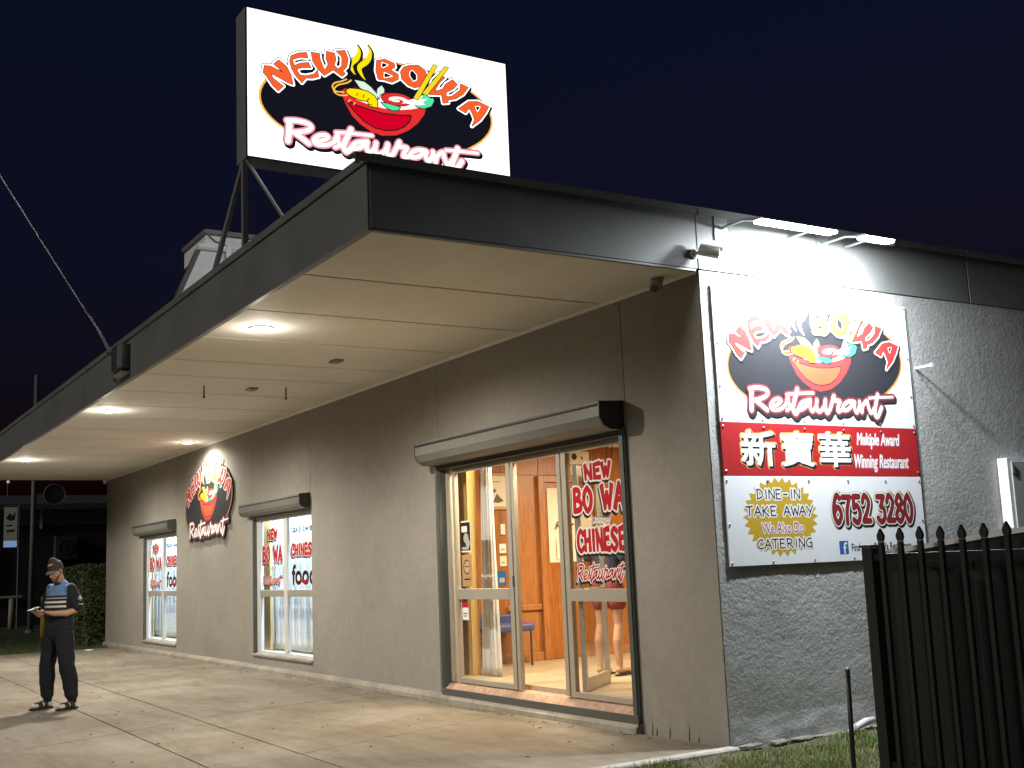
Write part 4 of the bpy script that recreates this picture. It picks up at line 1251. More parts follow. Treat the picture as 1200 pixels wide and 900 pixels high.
downlight(-17.37, -2.659, 'lit downlight farthest along the front edge', 900, DL)
downlight(-13.711, -.467, 'lit downlight close to the wall above the emblem sign', 400, (1.0, .92, .78))

# floodlights on the side fascia
def flood(y0, y1, label, power, dual):
    yc = (y0 + y1) / 2
    t = thing('floodlight', label, 'floodlight', (.02, yc, 4.40), 0, 'floodlights over the side sign')
    zc = 4.325
    box('mounting_plate', M['steel'], t, .0185, .026, y0 - .05, y0 + .10, 4.27, 4.535)
    MB().tube([(.026, y0 + .03, zc + .06), (.30, y0 + .03, zc + .06), (.45, y0 + .03, zc + .02)], .014, 8).build('arm', M['steel'], t)
    MB().tube([(.026, y1 - .08, zc + .06), (.30, y1 - .08, zc + .06), (.45, y1 - .08, zc + .02)], .014, 8).build('arm', M['steel'], t)
    MB().prism([(.435, zc + .035), (.55, zc + .02), (.555, zc - .0), (.44, zc + .005)], y0, y1, 'y').build('housing', M['steel'], t, bevel=.004)
    MB().prism([(.442, zc + .003), (.552, zc - .002), (.545, zc - .022), (.45, zc - .018)], y0 + .015, y1 - .015, 'y').build('lens', emit('lit_flood_lens', (.93, .97, 1.0), 60), t)
    ld = bpy.data.lights.new('flood_lamp', 'AREA')
    ld.shape = 'RECTANGLE'
    ld.size, ld.size_y = .10, .28
    ld.energy = power
    ld.color = (.88, .95, 1.0)
    lo = bpy.data.objects.new('flood_lamp', ld)
    COL.objects.link(lo)
    lo.location = (.50, y1 - .19, zc - .03)
    lo.rotation_euler = (0, R(20), 0)
flood(.24, 1.16, 'long glaring white floodlight over the left of the side sign', 275, True)
flood(1.50, 1.90, 'short white floodlight farther along the side fascia', 60, False)
fs = thing('light_sensor', 'small round grey sensor at the end of the floodlights', 'sensor', (.02, 2.40, 4.48))
MB().tube([(.0185, 2.40, 4.48), (.07, 2.40, 4.485)], .012, 8).build('bracket', M['plastic_grey'], fs)
MB().lathe([(.012, 0), (.04, .008), (.045, .03), (.03, .055), (.008, .06)], (.07, 2.40, 4.485), 16, 'x').build('dome', M['plastic_grey'], fs, True)

# security cameras
def bullet(c, d, label):
    d = Vector(d).normalized()
    c = Vector(c)
    t = thing('security_camera', label, 'camera', (.018, c.y, c.z))
    MB().tube([c - d * .09, c - d * .085, c + d * .08, c + d * .085], [.03, .042, .046, .046], 18).build('barrel', M['plastic_grey'], t, True)
    MB().tube([c + d * .0855, c + d * .088], .036, 18).build('lens', M['plastic_dark'], t)
    up = Vector((0, 0, 1))
    V0 = MB().tube([c - d * .07 + up * .046, c + d * .125 + up * .050], .022, 8).build('sunshield', M['plastic_white'], t)
    MB().tube([c - d * .06, Vector((.05, c.y - .07, c.z + .0)), Vector((.019, c.y - .075, c.z + .0))], .016, 8).build('bracket', M['plastic_grey'], t)
    MB().lathe([(.045, 0), (.045, .012), (.02, .02)], (.0185, c.y - .075, c.z), 16, 'x').build('base', M['plastic_grey'], t)
bullet((.12, .02, 4.118), (.50, .82, -.22), 'grey bullet security camera on the side fascia at the corner')
dm = thing('dome_camera', 'small grey camera hanging under the soffit at the corner', 'camera', (-.40, -.14, HS))
MB().lathe([(.06, -.001), (.06, -.02), (.05, -.03)], (-.40, -.14, HS), 20).build('base', M['plastic_grey'], dm, True)
MB().tube([(-.40, -.14, HS - .025), (-.38, -.17, HS - .075), (-.36, -.21, HS - .11)], [.05, .052, .046], 18).build('body', M['plastic_grey'], dm, True)
MB().tube([(-.3595, -.211, HS - .111), (-.357, -.215, HS - .115)], .036, 16).build('lens', M['plastic_dark'], dm)
sn = thing('corner_sensor', 'tiny white sensor under the far end of the soffit', 'sensor', (-22.0, -.10, HS))
MB().lathe([(.05, -.001), (.055, -.04), (.04, -.09), (.01, -.11)], (-22.0, -.10, HS), 14).build('body', M['plastic_white'], sn, True)
MB().lathe([(.02, -.11), (.015, -.125)], (-22.0, -.10, HS), 10).build('lens', M['plastic_dark'], sn)

# small soffit fittings
for x, y, l in ((-5.051, -1.22, 'small grey plate under the soffit nearer the door'), (-7.349, -1.451, 'small grey plate under the soffit between the two hanging rods')):
    t = thing('soffit_plate', l, 'plate', (x, y, HS), 0, 'small plates under the soffit')
    MB().prism([(y - .06, HS - .001), (y + .06, HS - .001), (y + .055, HS - .03), (y - .055, HS - .03)], x - .09, x + .09, 'x').build('cover', M['trim'], t, bevel=.004)
    MB().lathe([(.008, -.0305), (.008, -.034)], (x, y, HS), 8).build('screw', M['steel'], t)
for x, y, l in ((-7.315, -2.103, 'short hanging rod under the soffit nearer the fascia'), (-7.154, -1.048, 'short hanging rod under the soffit nearer the wall')):
    t = thing('hanging_rod', l, 'rod', (x, y, HS), 0, 'hanging rods under the soffit')
    MB().tube([(x, y, HS - .001), (x, y, HS - .14)], .012, 8).build('shaft', M['trim'], t)
    MB().lathe([(.014, -.141), (.016, -.15), (.010, -.165)], (x, y, HS), 10).build('end_ferrule', M['plastic_dark'], t)

# service cable and its entry box on the front fascia
jb = thing('cable_entry_box', 'dark rounded cable entry box on the front fascia', 'box', (-7.15, -DP, 4.05))
MB().prism([(-7.37, -DP - .001), (-7.37, -DP - .10), (-7.31, -DP - .15), (-7.02, -DP - .15), (-6.96, -DP - .10), (-6.96, -DP - .001)], 4.10, 4.42, 'z').build('housing', M['plastic_dark'], jb, bevel=.02)
MB().prism([(-7.40, -DP - .001), (-7.40, -DP - .12), (-6.94, -DP - .12), (-6.94, -DP - .001)], 4.05, 4.075, 'z').build('base_tray', M['trim'], jb, bevel=.004)
MB().tube([(-7.38, -DP - .03, 4.39), (-7.6, -DP - .04, 4.36), (-7.85, -DP - .02, 4.42), (-8.08, -DP - .03, 4.50)], .012, 6).build('tail_cable', M['plastic_dark'], jb)
MB().tube([(-7.40, -DP - .05, 4.06), (-7.55, -DP - .03, 4.02), (-7.75, -DP - .02, 4.10), (-7.8, -DP - .02, 4.36)], .010, 6).build('tail_cable', M['plastic_dark'], jb)
p0, p1 = Vector((-8.119, -DP - .01, 4.59)), Vector((4.36, -10.32, 9.39))
sc_ = thing('service_cable', 'thin twisted service cable rising from the fascia into the night', 'cable', p0)
pts = []
for i in range(41):
    t = i / 40
    pts.append(p0.lerp(p1, t) - Vector((0, 0, .10 * 4 * t * (1 - t))))
MB().tube(pts, .0075, 6).build('conductor', M['plastic_grey'], sc_)
MB().tube([p0 - Vector((0, 0, .03)), p0.lerp(p1, .02), p0.lerp(p1, .05)], [.02, .018, .012], 8).build('clamp', M['steel'], sc_)
eye = MB().lathe([(.03, -.012), (.03, .012), (.012, .02)], (p0.x, -DP - .004, 4.555), 12, 'y').build('anchor', M['steel'], sc_)

# white rod and meter box on the side wall
wr = thing('wall_rod', 'short white rod sticking out of the side wall beside the sign', 'rod', (.0, 2.692, 3.265))
MB().tube([(-.02, 2.692, 3.265), (.19, 2.692, 3.268)], .014, 10).build('shaft', M['white'], wr, True)
MB().lathe([(.022, 0), (.022, .012)], (.188, 2.692, 3.268), 12, 'x').build('end_cap', M['white'], wr)
mx = thing('meter_box', 'white framed grey meter box on the side wall above the fence', 'meter box', (.06, 4.25, 1.5))
MB().box(.006, .12, 3.785, 4.70, 1.30, 2.395).build('case', M['white'], mx, bevel=.004)
box('door', mat('meter_door_grey', (.50, .51, .51), .5, var=.05), mx, .1205, .132, 3.84, 4.66, 1.35, 2.36, .003)
for z in (1.5, 2.28):
    box('hinge', M['steel'], mx, .1325, .145, 3.835, 3.875, z - .045, z + .045)
wp = thing('white_pipe', 'pale broken pipe elbow lying at the foot of the side wall', 'pipe', (.30, 1.35, .03))
MB().tube([(.12, 1.55, .075), (.17, 1.40, .08), (.22, 1.22, .055), (.26, 1.10, .03)], [.028, .03, .03, .026], 10).build('pipe', M['plastic_white'], wp, True)
MB().lathe([(.02, -.02), (.045, -.01), (.045, .02), (.02, .03)], (.24, 1.16, .045), 12, 'y').build('collar', M['plastic_grey'], wp, True)
# steel stake in the grass
sk = thing('steel_stake', 'dark steel stake standing in the grass in front of the side wall', 'stake', (1.72, -.45, 0))
MB().tube([(1.712, -.45, -.15), (1.722, -.45, .35), (1.732, -.45, .745)], .0165, 10).build('shaft', M['black_metal'], sk, True)
MB().lathe([(.020, .745), (.020, .756), (.008, .766)], (1.732, -.45, 0), 10).build('cap', M['steel'], sk)

# ================================================================== FENCES
fe = thing('picket_fence', 'black steel picket fence with spear tops in the right foreground', 'fence', (2.5, -1, 0))
FY = -1.0
MB().box(2.47, 2.545, FY - .04, FY + .035, -.1, 1.555).build('post', M['black_metal'], fe, bevel=.004)
MB().box(2.462, 2.553, FY - .048, FY + .043, 1.5555, 1.572).build('post_cap', M['black_metal'], fe, bevel=.003)
MB().box(5.2, 5.275, FY - .04, FY + .035, -.1, 1.555).build('post', M['black_metal'], fe, bevel=.004)
MB().box(2.546, 5.199, FY - .022, FY + .022, 1.475, 1.517).build('top_rail', M['black_metal'], fe, bevel=.003)
MB().box(2.546, 5.199, FY - .022, FY + .022, .27, .312).build('bottom_rail', M['black_metal'], fe, bevel=.003)
pk = MB()
pk.box(-.0135, .0135, -.0135, .0135, .10, 1.585)
pk.prism([(-.0135, 1.586), (.0135, 1.586), (.0225, 1.606), (.0225, 1.625), (.0, 1.664), (-.0225, 1.625), (-.0225, 1.606)], -.010, .010, 'y')
pkm = pk.mesh('picket')
pkm.materials.append(M['black_metal'])
k = 0
while 2.625 + .1425 * k < 5.19:
    s = add_obj('picket', pkm, None, fe)
    s.location = (2.625 + .1425 * k, FY - .036, random.uniform(-.003, .003))
    k += 1
sf = thing('sheet_metal_fence', 'dark sheet metal fence with raked pale capping behind the pickets', 'fence', (2.5, -.85, 0))
x = 2.36
def rz_(x): return 1.539 + (x - 2.52) * .1015
while x < 5.2:
    x1 = x + .38
    prof = [(x, -.855), (x1 - .012, -.855), (x1 - .003, -.850), (x1 - .003, -.845), (x, -.845)]
    n = len(prof)
    mb = MB().add([(a, b, -.05) for a, b in prof] + [(a, b, rz_(a) - .012) for a, b in prof], [(i, (i + 1) % n, (i + 1) % n + n, i + n) for i in range(n)])
    mb.build('sheet', M['black_sheet'], sf)
    x = x1
MB().add([(2.35, -.865, rz_(2.35) - .03), (5.25, -.865, rz_(5.25) - .03), (5.25, -.82, rz_(5.25) - .03), (2.35, -.82, rz_(2.35) - .03), (2.35, -.865, rz_(2.35)), (5.25, -.865, rz_(5.25)), (5.25, -.82, rz_(5.25)), (2.35, -.82, rz_(2.35))],
         [(0, 3, 2, 1), (4, 5, 6, 7), (0, 1, 5, 4), (1, 2, 6, 5), (2, 3, 7, 6), (3, 0, 4, 7)]).build('capping', M['white'], sf)
MB().box(2.37, 2.42, -.840, -.80, -.1, 1.50).build('post', M['black_metal'], sf)

# ================================================================== ROOFTOP HOUSE ABOVE THE CANOPY
rh = thing('rooftop_upper_storey', 'pale upper storey with white gutter and downpipe behind the sign struts', 'building', (-10, -1, HS + FH))
def slab(pts, x0, x1, name, m, par, bevel=0):
    return MB().prism(pts, x0, x1, 'x').build(name, m, par, bevel=bevel)
pale = mat('pale_cladding', (.80, .80, .79), .7, var=.08, vscale=6)
zr = HS + FH - .079
slab([(-2.39, zr), (-1.63, 6.30), (2.4, 6.30), (2.4, zr)], -9.12, -9.03, 'wall', pale, rh)
slab([(-2.46, zr), (-1.70, 6.30), (-1.632, 6.30), (-2.392, zr)], -9.10, -8.98, 'barge_board', M['roof'], rh)
slab([(-1.54, 6.302), (-1.535, 6.56), (2.4, 6.56), (2.4, 6.302)], -10.2, -9.12, 'upper_wall', pale, rh)
for k in range(3):
    box('cladding_board', pale, rh, -9.119, -9.105, -1.53 + .004 * k, 2.4, 6.31 + .083 * k, 6.388 + .083 * k, .003)
slab([(-1.58, 6.562), (-1.575, 6.625), (2.45, 6.625), (2.45, 6.562)], -10.2, -9.02, 'roof_cap', M['fascia'], rh)
MB().prism([(-9.029, 6.285), (-8.93, 6.285), (-8.90, 6.32), (-8.90, 6.36), (-8.92, 6.36), (-8.94, 6.325), (-9.029, 6.325)], -1.71, 1.6, 'y').build('gutter', M['white'], rh)
MB().box(-8.899, -8.85, -1.295, -1.225, zr, 6.39).build('downpipe', M['white'], rh, bevel=.006)
MB().tube([(-9.06, -1.50, 6.54), (-9.06, -1.40, 6.46), (-9.06, -1.30, 6.44), (-9.06, -1.15, 6.36)], .010, 6).build('wall_cable', M['plastic_dark'], rh)

# ================================================================== NIGHT BACKGROUND BEYOND THE LAWN
nb_ = thing('neighbouring_building', 'dark neighbouring building with pale upper band beyond the lawn', 'building', (-42, 4, 0))
brick_d = mat('dark_brick', (.055, .045, .04), .85, var=.25, vscale=5)
paleb = mat('pale_band', (.20, .19, .165), .8, var=.1)
MB().box(-46, -40.3, -10, 16, -.15, 3.75).build('lower_wall', brick_d, nb_)
MB().box(-46, -40.2, -10, 16, 3.752, 4.33).build('upper_wall', paleb, nb_)
MB().prism([(-39.9, 4.332), (-39.9, 4.55), (-46.2, 5.3), (-46.2, 4.332)], -10.4, 16.4, 'y').build('roof', M['roof'], nb_)
wd = MB().box(-40.29, -40.22, -.62, .12, 1.15, 2.9).build('window', M['white_alu'], nb_)
box('glazing', M['plastic_dark'], wd, -40.219, -40.2, -.56, .06, 1.22, 2.83)
box('sill', M['white'], wd, -40.219, -40.1, -.7, .9, 1.05, 1.12)
box('downpipe', M['white_alu'], nb_, -40.19, -40.1, 1.50, 1.58, 3.60, 4.32)
ac = thing('air_conditioner', 'boxy outdoor air conditioning unit on the dark far wall', 'air conditioner', (-40.1, 2.45, 2.4))
MB().box(-40.295, -39.9, 2.03, 2.84, 2.41, 3.31).build('cabinet', mat('ac_grey', (.06, .06, .058), .6), ac, bevel=.02)
MB().lathe([(.30, 0), (.30, .02), (.27, .03), (.27, .01), (.05, .01), (.05, .03), (.01, .03)], (-39.9, 2.40, 2.86), 24, 'x').build('fan_grille', M['plastic_dark'], ac)
MB().box(-40.295, -39.95, 2.1, 2.2, 2.3, 2.409).build('bracket', M['steel'], ac)
lp_ = thing('steel_pole', 'tall grey steel pole on the lawn behind the man', 'pole', (-33.9, .2, 0))
MB().tube([(-33.9, .2, -.1), (-33.9, .22, 3), (-33.9, .24, 8.5)], [.095, .085, .07], 12).build('shaft', mat('pole_grey', (.16, .16, .15), .6), lp_, True)
MB().lathe([(.16, -.03), (.16, .03), (.10, .05)], (-33.9, .2, 0), 12).build('base_flange', M['trim'], lp_)
rd = thing('round_sign', 'dark round sign with thin pale rim fixed to the steel pole', 'sign', (-33.8, .85, 4.45))
MB().lathe([(.01, -.02), (.33, -.02), (.33, .02), (.01, .02)], (-33.8, .86, 4.46), 36, 'x').build('disc', M['plastic_dark'], rd)
mbr = MB()
ring = [(-33.77, .86 + .34 * math.cos(2 * math.pi * i / 40), 4.46 + .34 * math.sin(2 * math.pi * i / 40)) for i in range(41)]
mbr.tube(ring, .016, 6).build('rim', M['trim'], rd)
MB().tube([(-33.85, .26, 4.46), (-33.83, .56, 4.46)], .02, 6).build('bracket', M['steel'], rd)
bn = thing('hanging_banner', 'pale banner sign with a blue foot at the far left', 'sign', (-38, .3, 2.9))
bm_ = emit('banner_painted_glow', (.16, .155, .12), .3, base=(.12, .12, .1))  # glow put into the material in place of light falling on the board
b_ = box('board', bm_, bn, -38.05, -38.0, -.08, .36, 3.10, 4.30)
box('blue_foot', emit('banner_blue', (.25, .42, .75), .55), bn, -38.05, -38.0, -.08, .36, 2.87, 3.098)  # blue part also glows by itself instead of catching ambient light
art('print', [([[(-.02, 3.9), (.1, 4.1), (.2, 4.0), (.3, 4.15), (.28, 3.85), (.12, 3.8)], [(.0, 3.4), (.28, 3.42), (.28, 3.5), (.0, 3.48)], [(.0, 3.6), (.2, 3.62), (.2, 3.68), (.0, 3.66)]], mat('banner_print', (.05, .05, .03), .7))], lambda u, v, d: (-38.0 + d, u, v), bn)
MB().tube([(-38.03, .42, -.1), (-38.03, .42, 4.4)], .03, 8).build('post', M['trim'], bn)
MB().tube([(-38.03, .42, 4.36), (-38.03, -.12, 4.36)], .02, 8).build('arm', M['trim'], bn)
def bollard(x, y, h, m, l):
    t = thing('bollard', l, 'bollard', (x, y, 0), 0, 'bollards on the far lawn')
    MB().tube([(x, y, -.1), (x, y + .02, h)], .105, 14).build('post', m, t, True)
    MB().lathe([(.105, h), (.09, h + .03), (.02, h + .045)], (x, y + .02, 0), 14).build('cap', m, t, True)
bollard(-38.5, .30, 1.0, mat('bollard_cream', (.42, .36, .22), .7, var=.15), 'cream timber bollard on the dark lawn at the far left')
bollard(-28.6, -.30, 1.13, mat('bollard_yellow', (.40, .25, .05), .7, var=.15), 'yellow bollard on the lawn directly behind the man')
for y, z, l in ((.45, 5.85, 'tiny distant lit lamp left of the steel pole'), (1.25, 5.85, 'tiny distant lit lamp right beside the steel pole')):
    t = thing('distant_lamp', l, 'street lamp', (-46.5, y, 0), 0, 'distant lamps')
    MB().tube([(-46.5, y, -.1), (-46.5, y, 5.85)], .04, 6).build('post', M['plastic_dark'], t)
    MB().lathe([(.02, 5.851), (.06, 5.87), (.06, 5.94), (.02, 5.97)], (-46.5, y, 0), 10).build('lantern', emit('far_lamp', (1, .95, .85), .35), t)

# hedge at the end of the wall
def hedge():
    t = thing('hedge', 'dense dark green clipped hedge at the far end of the front wall', 'hedge', (-24, .6, 0))
    V, F, MI = [], [], []
    x0, x1, y0, y1, zt_ = -26.2, -22.55, -.38, 2.6, 1.92
    for _ in range(26000):
        u = random.random()
        x, y, z = random.uniform(x0, x1), random.uniform(y0, y1), random.uniform(-.02, zt_)
        f = random.random()
        if f < .4: x = x1 - abs(random.gauss(0, .10))
        elif f < .75: y = y0 + abs(random.gauss(0, .10))
        elif f < .95: z = zt_ - abs(random.gauss(0, .08))
        b = .16 * noise.noise(Vector((x * 1.8, y * 1.8, z * 1.8)))
        top = zt_ - .35 * max(0, (-(y - y0) + .5)) ** 2
        p_ = Vector((x + b, y - b * .9, min(z, top) + b * .8))
        a = Vector((random.gauss(0, 1), random.gauss(0, 1), random.gauss(0, 1))).normalized()
        c = a.orthogonal().normalized()
        l, w = random.uniform(.03, .06), random.uniform(.014, .026)
        n = len(V)
        V += [p_ - a * l, p_ + c * w, p_ + a * l, p_ - c * w]
        F.append((n, n + 1, n + 2, n + 3))
        MI.append(0 if random.random() < .7 else 1)
    me = bpy.data.meshes.new('foliage')
    me.from_pydata(V, [], F)
    me.materials.append(mat('hedge_leaf_dark', (.04, .058, .016), .6, var=.3))
    me.materials.append(mat('hedge_leaf_light', (.065, .085, .022), .6, var=.3))
    me.polygons.foreach_set('material_index', MI)
    add_obj('foliage', me, None, t)
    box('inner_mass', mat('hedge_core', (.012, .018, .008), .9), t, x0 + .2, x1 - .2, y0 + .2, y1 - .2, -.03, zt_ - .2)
    for x in (-25.6, -24.6, -23.6, -23.0):
        MB().tube([(x, .1, -.05), (x + .05, .15, .8)], [.04, .02], 7).build('stem', M['plastic_dark'], t)
hedge()
# litter and small marks on the footpath
for i, (x, y) in enumerate(((-20.4, -.75),)):
    tag(MB().lathe([(.09, 0), (.11, .012), (.06, .03), (.01, .034)], (x, y, .002), 12).build('drain_cap', M['white'], None, True), 'small pale drain cap on the footpath near the hedge', 'drain cap')

# ================================================================== PEOPLE
def limb_mesh(parts, voxel, name, smooth_it=6):
    """parts: lists of (point, radius x, radius y) sections joined, remeshed to one continuous skin"""
    mb = MB()
    for sec in parts:
        n = 14
        rows = []
        P = [Vector(s[0]) for s in sec]
        prev = None
        vs = []
        def ring(c, a, b, rx, ry):
            return [c + a * (rx * math.cos(2 * math.pi * k / n)) + b * (ry * math.sin(2 * math.pi * k / n)) for k in range(n)]
        rings = []
        for i, s in enumerate(sec):
            d = (P[min(i + 1, len(P) - 1)] - P[max(i - 1, 0)]).normalized()
            ref = Vector((1, 0, 0))
            a = ref - d * ref.dot(d)
            if a.length < .2:
                a = Vector((0, 1, 0)) - d * d.y
            a.normalize()
            b = d.cross(a)
            rx, ry = s[1], (s[2] if len(s) > 2 else s[1])
            if i == 0:
                for t in (.92, .7, .4):
                    rings.append(ring(P[0] - d * min(rx, ry) * t, a, b, rx * math.sqrt(1 - t * t), ry * math.sqrt(1 - t * t)))
            rings.append(ring(P[i], a, b, rx, ry))
            if i == len(sec) - 1:
                for t in (.4, .7, .92):
                    rings.append(ring(P[i] + d * min(rx, ry) * t, a, b, rx * math.sqrt(1 - t * t), ry * math.sqrt(1 - t * t)))
        for r_ in rings:
            vs += r_
        m = len(rings)
        fs = [(i * n + k, i * n + (k + 1) % n, (i + 1) * n + (k + 1) % n, (i + 1) * n + k) for i in range(m - 1) for k in range(n)]
        fs += [tuple(range(n - 1, -1, -1)), tuple(range((m - 1) * n, m * n))]
        mb.add(vs, fs)
    me = mb.mesh(name + '_raw')
    ob = bpy.data.objects.new('raw', me)
    COL.objects.link(ob)
    rm = ob.modifiers.new('r', 'REMESH')
    rm.mode = 'VOXEL'
    rm.voxel_size = voxel
    sm = ob.modifiers.new('s', 'SMOOTH')
    sm.iterations = smooth_it
    sm.factor = .5
    dg = bpy.context.evaluated_depsgraph_get()
    out = bpy.data.meshes.new_from_object(ob.evaluated_get(dg))
    out.name = name
    bpy.data.objects.remove(ob)
    bpy.data.meshes.remove(me)
    return out

def local_part(name, me, m, root, smooth=True):
    ob = add_obj(name, me, m, None, smooth)
    ob.parent = root
    return ob

def crease(me, amp, f, zf=.7):
    n = len(me.vertices)
    co = np.empty(n * 3); me.vertices.foreach_get('co', co); co = co.reshape(-1, 3)
    no = np.array([tuple(a.vector) for a in me.vertex_normals])
    d = np.array([noise.noise(Vector((p[0] * f, p[1] * f, p[2] * f * zf))) + .5 * noise.noise(Vector((p[0] * f * 2.3, p[1] * f * 2.3, p[2] * f * zf * 2.6))) for p in co])
    me.vertices.foreach_set('co', (co + no * (amp * d)[:, None]).ravel())
    me.update()

def fingers(base, fwd, side, up, curl, length=.075, r=.0085, thumb=1):
    """four unequal bent fingers and a thumb leaving the side of the palm"""
    out = []
    base, fwd, side, up = Vector(base), Vector(fwd).normalized(), Vector(side).normalized(), Vector(up).normalized()
    for i, s in enumerate((1.0, 1.1, 1.03, .82)):
        p_ = base + side * (.030 - .020 * i)
        a = curl
        q1 = p_ + (fwd * math.cos(a * .5) + up * math.sin(a * .5)) * length * .5 * s
        q2 = q1 + (fwd * math.cos(a * 1.2) + up * math.sin(a * 1.2)) * length * .35 * s
        q3 = q2 + (fwd * math.cos(a * 1.9) + up * math.sin(a * 1.9)) * length * .28 * s
        out.append([(p_ - fwd * .02, r * 1.1), (q1, r), (q2, r * .92), (q3, r * .8)])
    b0 = base - fwd * .055 + side * .032 * thumb
    t1 = b0 + (side * thumb * .6 + fwd * .7 + up * .35).normalized() * .042
    t2 = t1 + (fwd * .85 + up * .5 + side * thumb * .05).normalized() * .034
    out.append([(b0, r * 1.35), (t1, r * 1.1), (t2, r * .9)])
    return out

skin = mat('skin', (.50, .29, .20), .55, var=.06, vscale=20)
skin.node_tree.nodes['Principled BSDF'].inputs['Subsurface Weight'].default_value = .05
hair_m = mat('dark_hair', (.022, .015, .010), .7, var=.3, vscale=60)

def head_parts(c, f, tilt_r=0):
    c, f = Vector(c), Vector(f).normalized()
    s = Vector((-f.y, f.x, 0)).normalized()
    u = s.cross(f) * -1
    if u.z < 0: u = -u
    P = lambda a, b, d: c + f * a + s * b + u * d
    return P, [
        [(P(-.015, 0, .035), .078, .092), (P(0, 0, .075), .070, .080)],
        [(P(.0, 0, .05), .074, .080), (P(.03, 0, -.045), .058, .066), (P(.05, 0, -.095), .034, .034)],
        [(P(.085, 0, .022), .010), (P(.108, 0, -.022), .015), (P(.092, 0, -.032), .014)],
        [(P(.088, .014, -.058), .010), (P(.092, 0, -.060), .012), (P(.088, -.014, -.058), .010)],
        [(P(.070, .035, .032), .014), (P(.078, 0, .036), .014), (P(.070, -.035, .032), .014)],
        [(P(-.005, .076, .015), .012), (P(-.012, .083, -.012), .014), (P(.0, .076, -.038), .009)],
        [(P(-.005, -.076, .015), .012), (P(-.012, -.083, -.012), .014), (P(.0, -.076, -.038), .009)],
    ]

# ---- the man on the footpath, facing the street and looking down at his phone (local: forward -Y, left +X)
man = thing('person', 'man in dark cap, blue and black striped polo and navy trousers looking at a phone', 'person', (-8.21, -3.66, .002), R(31))
HC = (0, -.075, 1.69)
HF = (0, -.86, -.50)
P, hp = head_parts(HC, HF)
LHAND = Vector((.03, -.345, 1.205))
bodyp = hp + [
    [((0, .015, 1.50), .062), ((0, -.01, 1.57), .056), ((0, -.04, 1.65), .056)],
    [((0, .0, .96), .155, .11), ((0, .0, 1.10), .145, .105), ((0, -.01, 1.30), .165, .115), ((0, .01, 1.45), .155, .095), ((0, .015, 1.50), .10, .07)],
    [((.165, .015, 1.455), .062), ((.225, .035, 1.33), .050), ((.250, .045, 1.205), .044), ((.20, -.08, 1.165), .043), ((.12, -.21, 1.17), .033), ((.085, -.27, 1.185), .027, .022)],
    [((-.165, .015, 1.455), .062), ((-.225, .02, 1.33), .050), ((-.245, .02, 1.205), .044), ((-.20, -.10, 1.16), .043), ((-.13, -.22, 1.165), .033), ((-.10, -.27, 1.175), .027, .022)],
    [((.085, -.27, 1.185), .026, .020), ((.06, -.31, 1.195), .040, .016), ((.045, -.345, 1.20), .036, .014)],
    [((-.10, -.27, 1.175), .026, .020), ((-.06, -.305, 1.18), .038, .016), ((-.035, -.335, 1.185), .034, .014)],
    [((.085, 0, .95), .085, .095), ((.125, -.015, .75), .075, .08), ((.155, -.02, .53), .055, .06), ((.185, .02, .30), .052, .055), ((.205, .03, .10), .036, .04)],
    [((-.085, 0, .95), .085, .095), ((-.12, -.03, .75), .075, .08), ((-.15, -.05, .53), .055, .06), ((-.175, -.02, .30), .052, .055), ((-.190, .0, .10), .036, .04)],
    [((.205, .055, .055), .036, .034), ((.215, -.06, .045), .042, .030), ((.225, -.165, .035), .042, .020)],
    [((-.190, .025, .055), .036, .034), ((-.205, -.09, .045), .042, .030), ((-.22, -.195, .035), .042, .020)],
]
bodyp += fingers((.045, -.348, 1.20), (-.45, -.9, .05), (.85, -.35, 0), (0, 0, 1), .75, .072, .0085, 1)
bodyp += fingers((-.035, -.338, 1.185), (.45, -.9, .05), (-.85, -.35, 0), (0, 0, 1), .85, .072, .0085, 1)
me = limb_mesh(bodyp, .0075, 'body', 5)
local_part('body', me, skin, man)
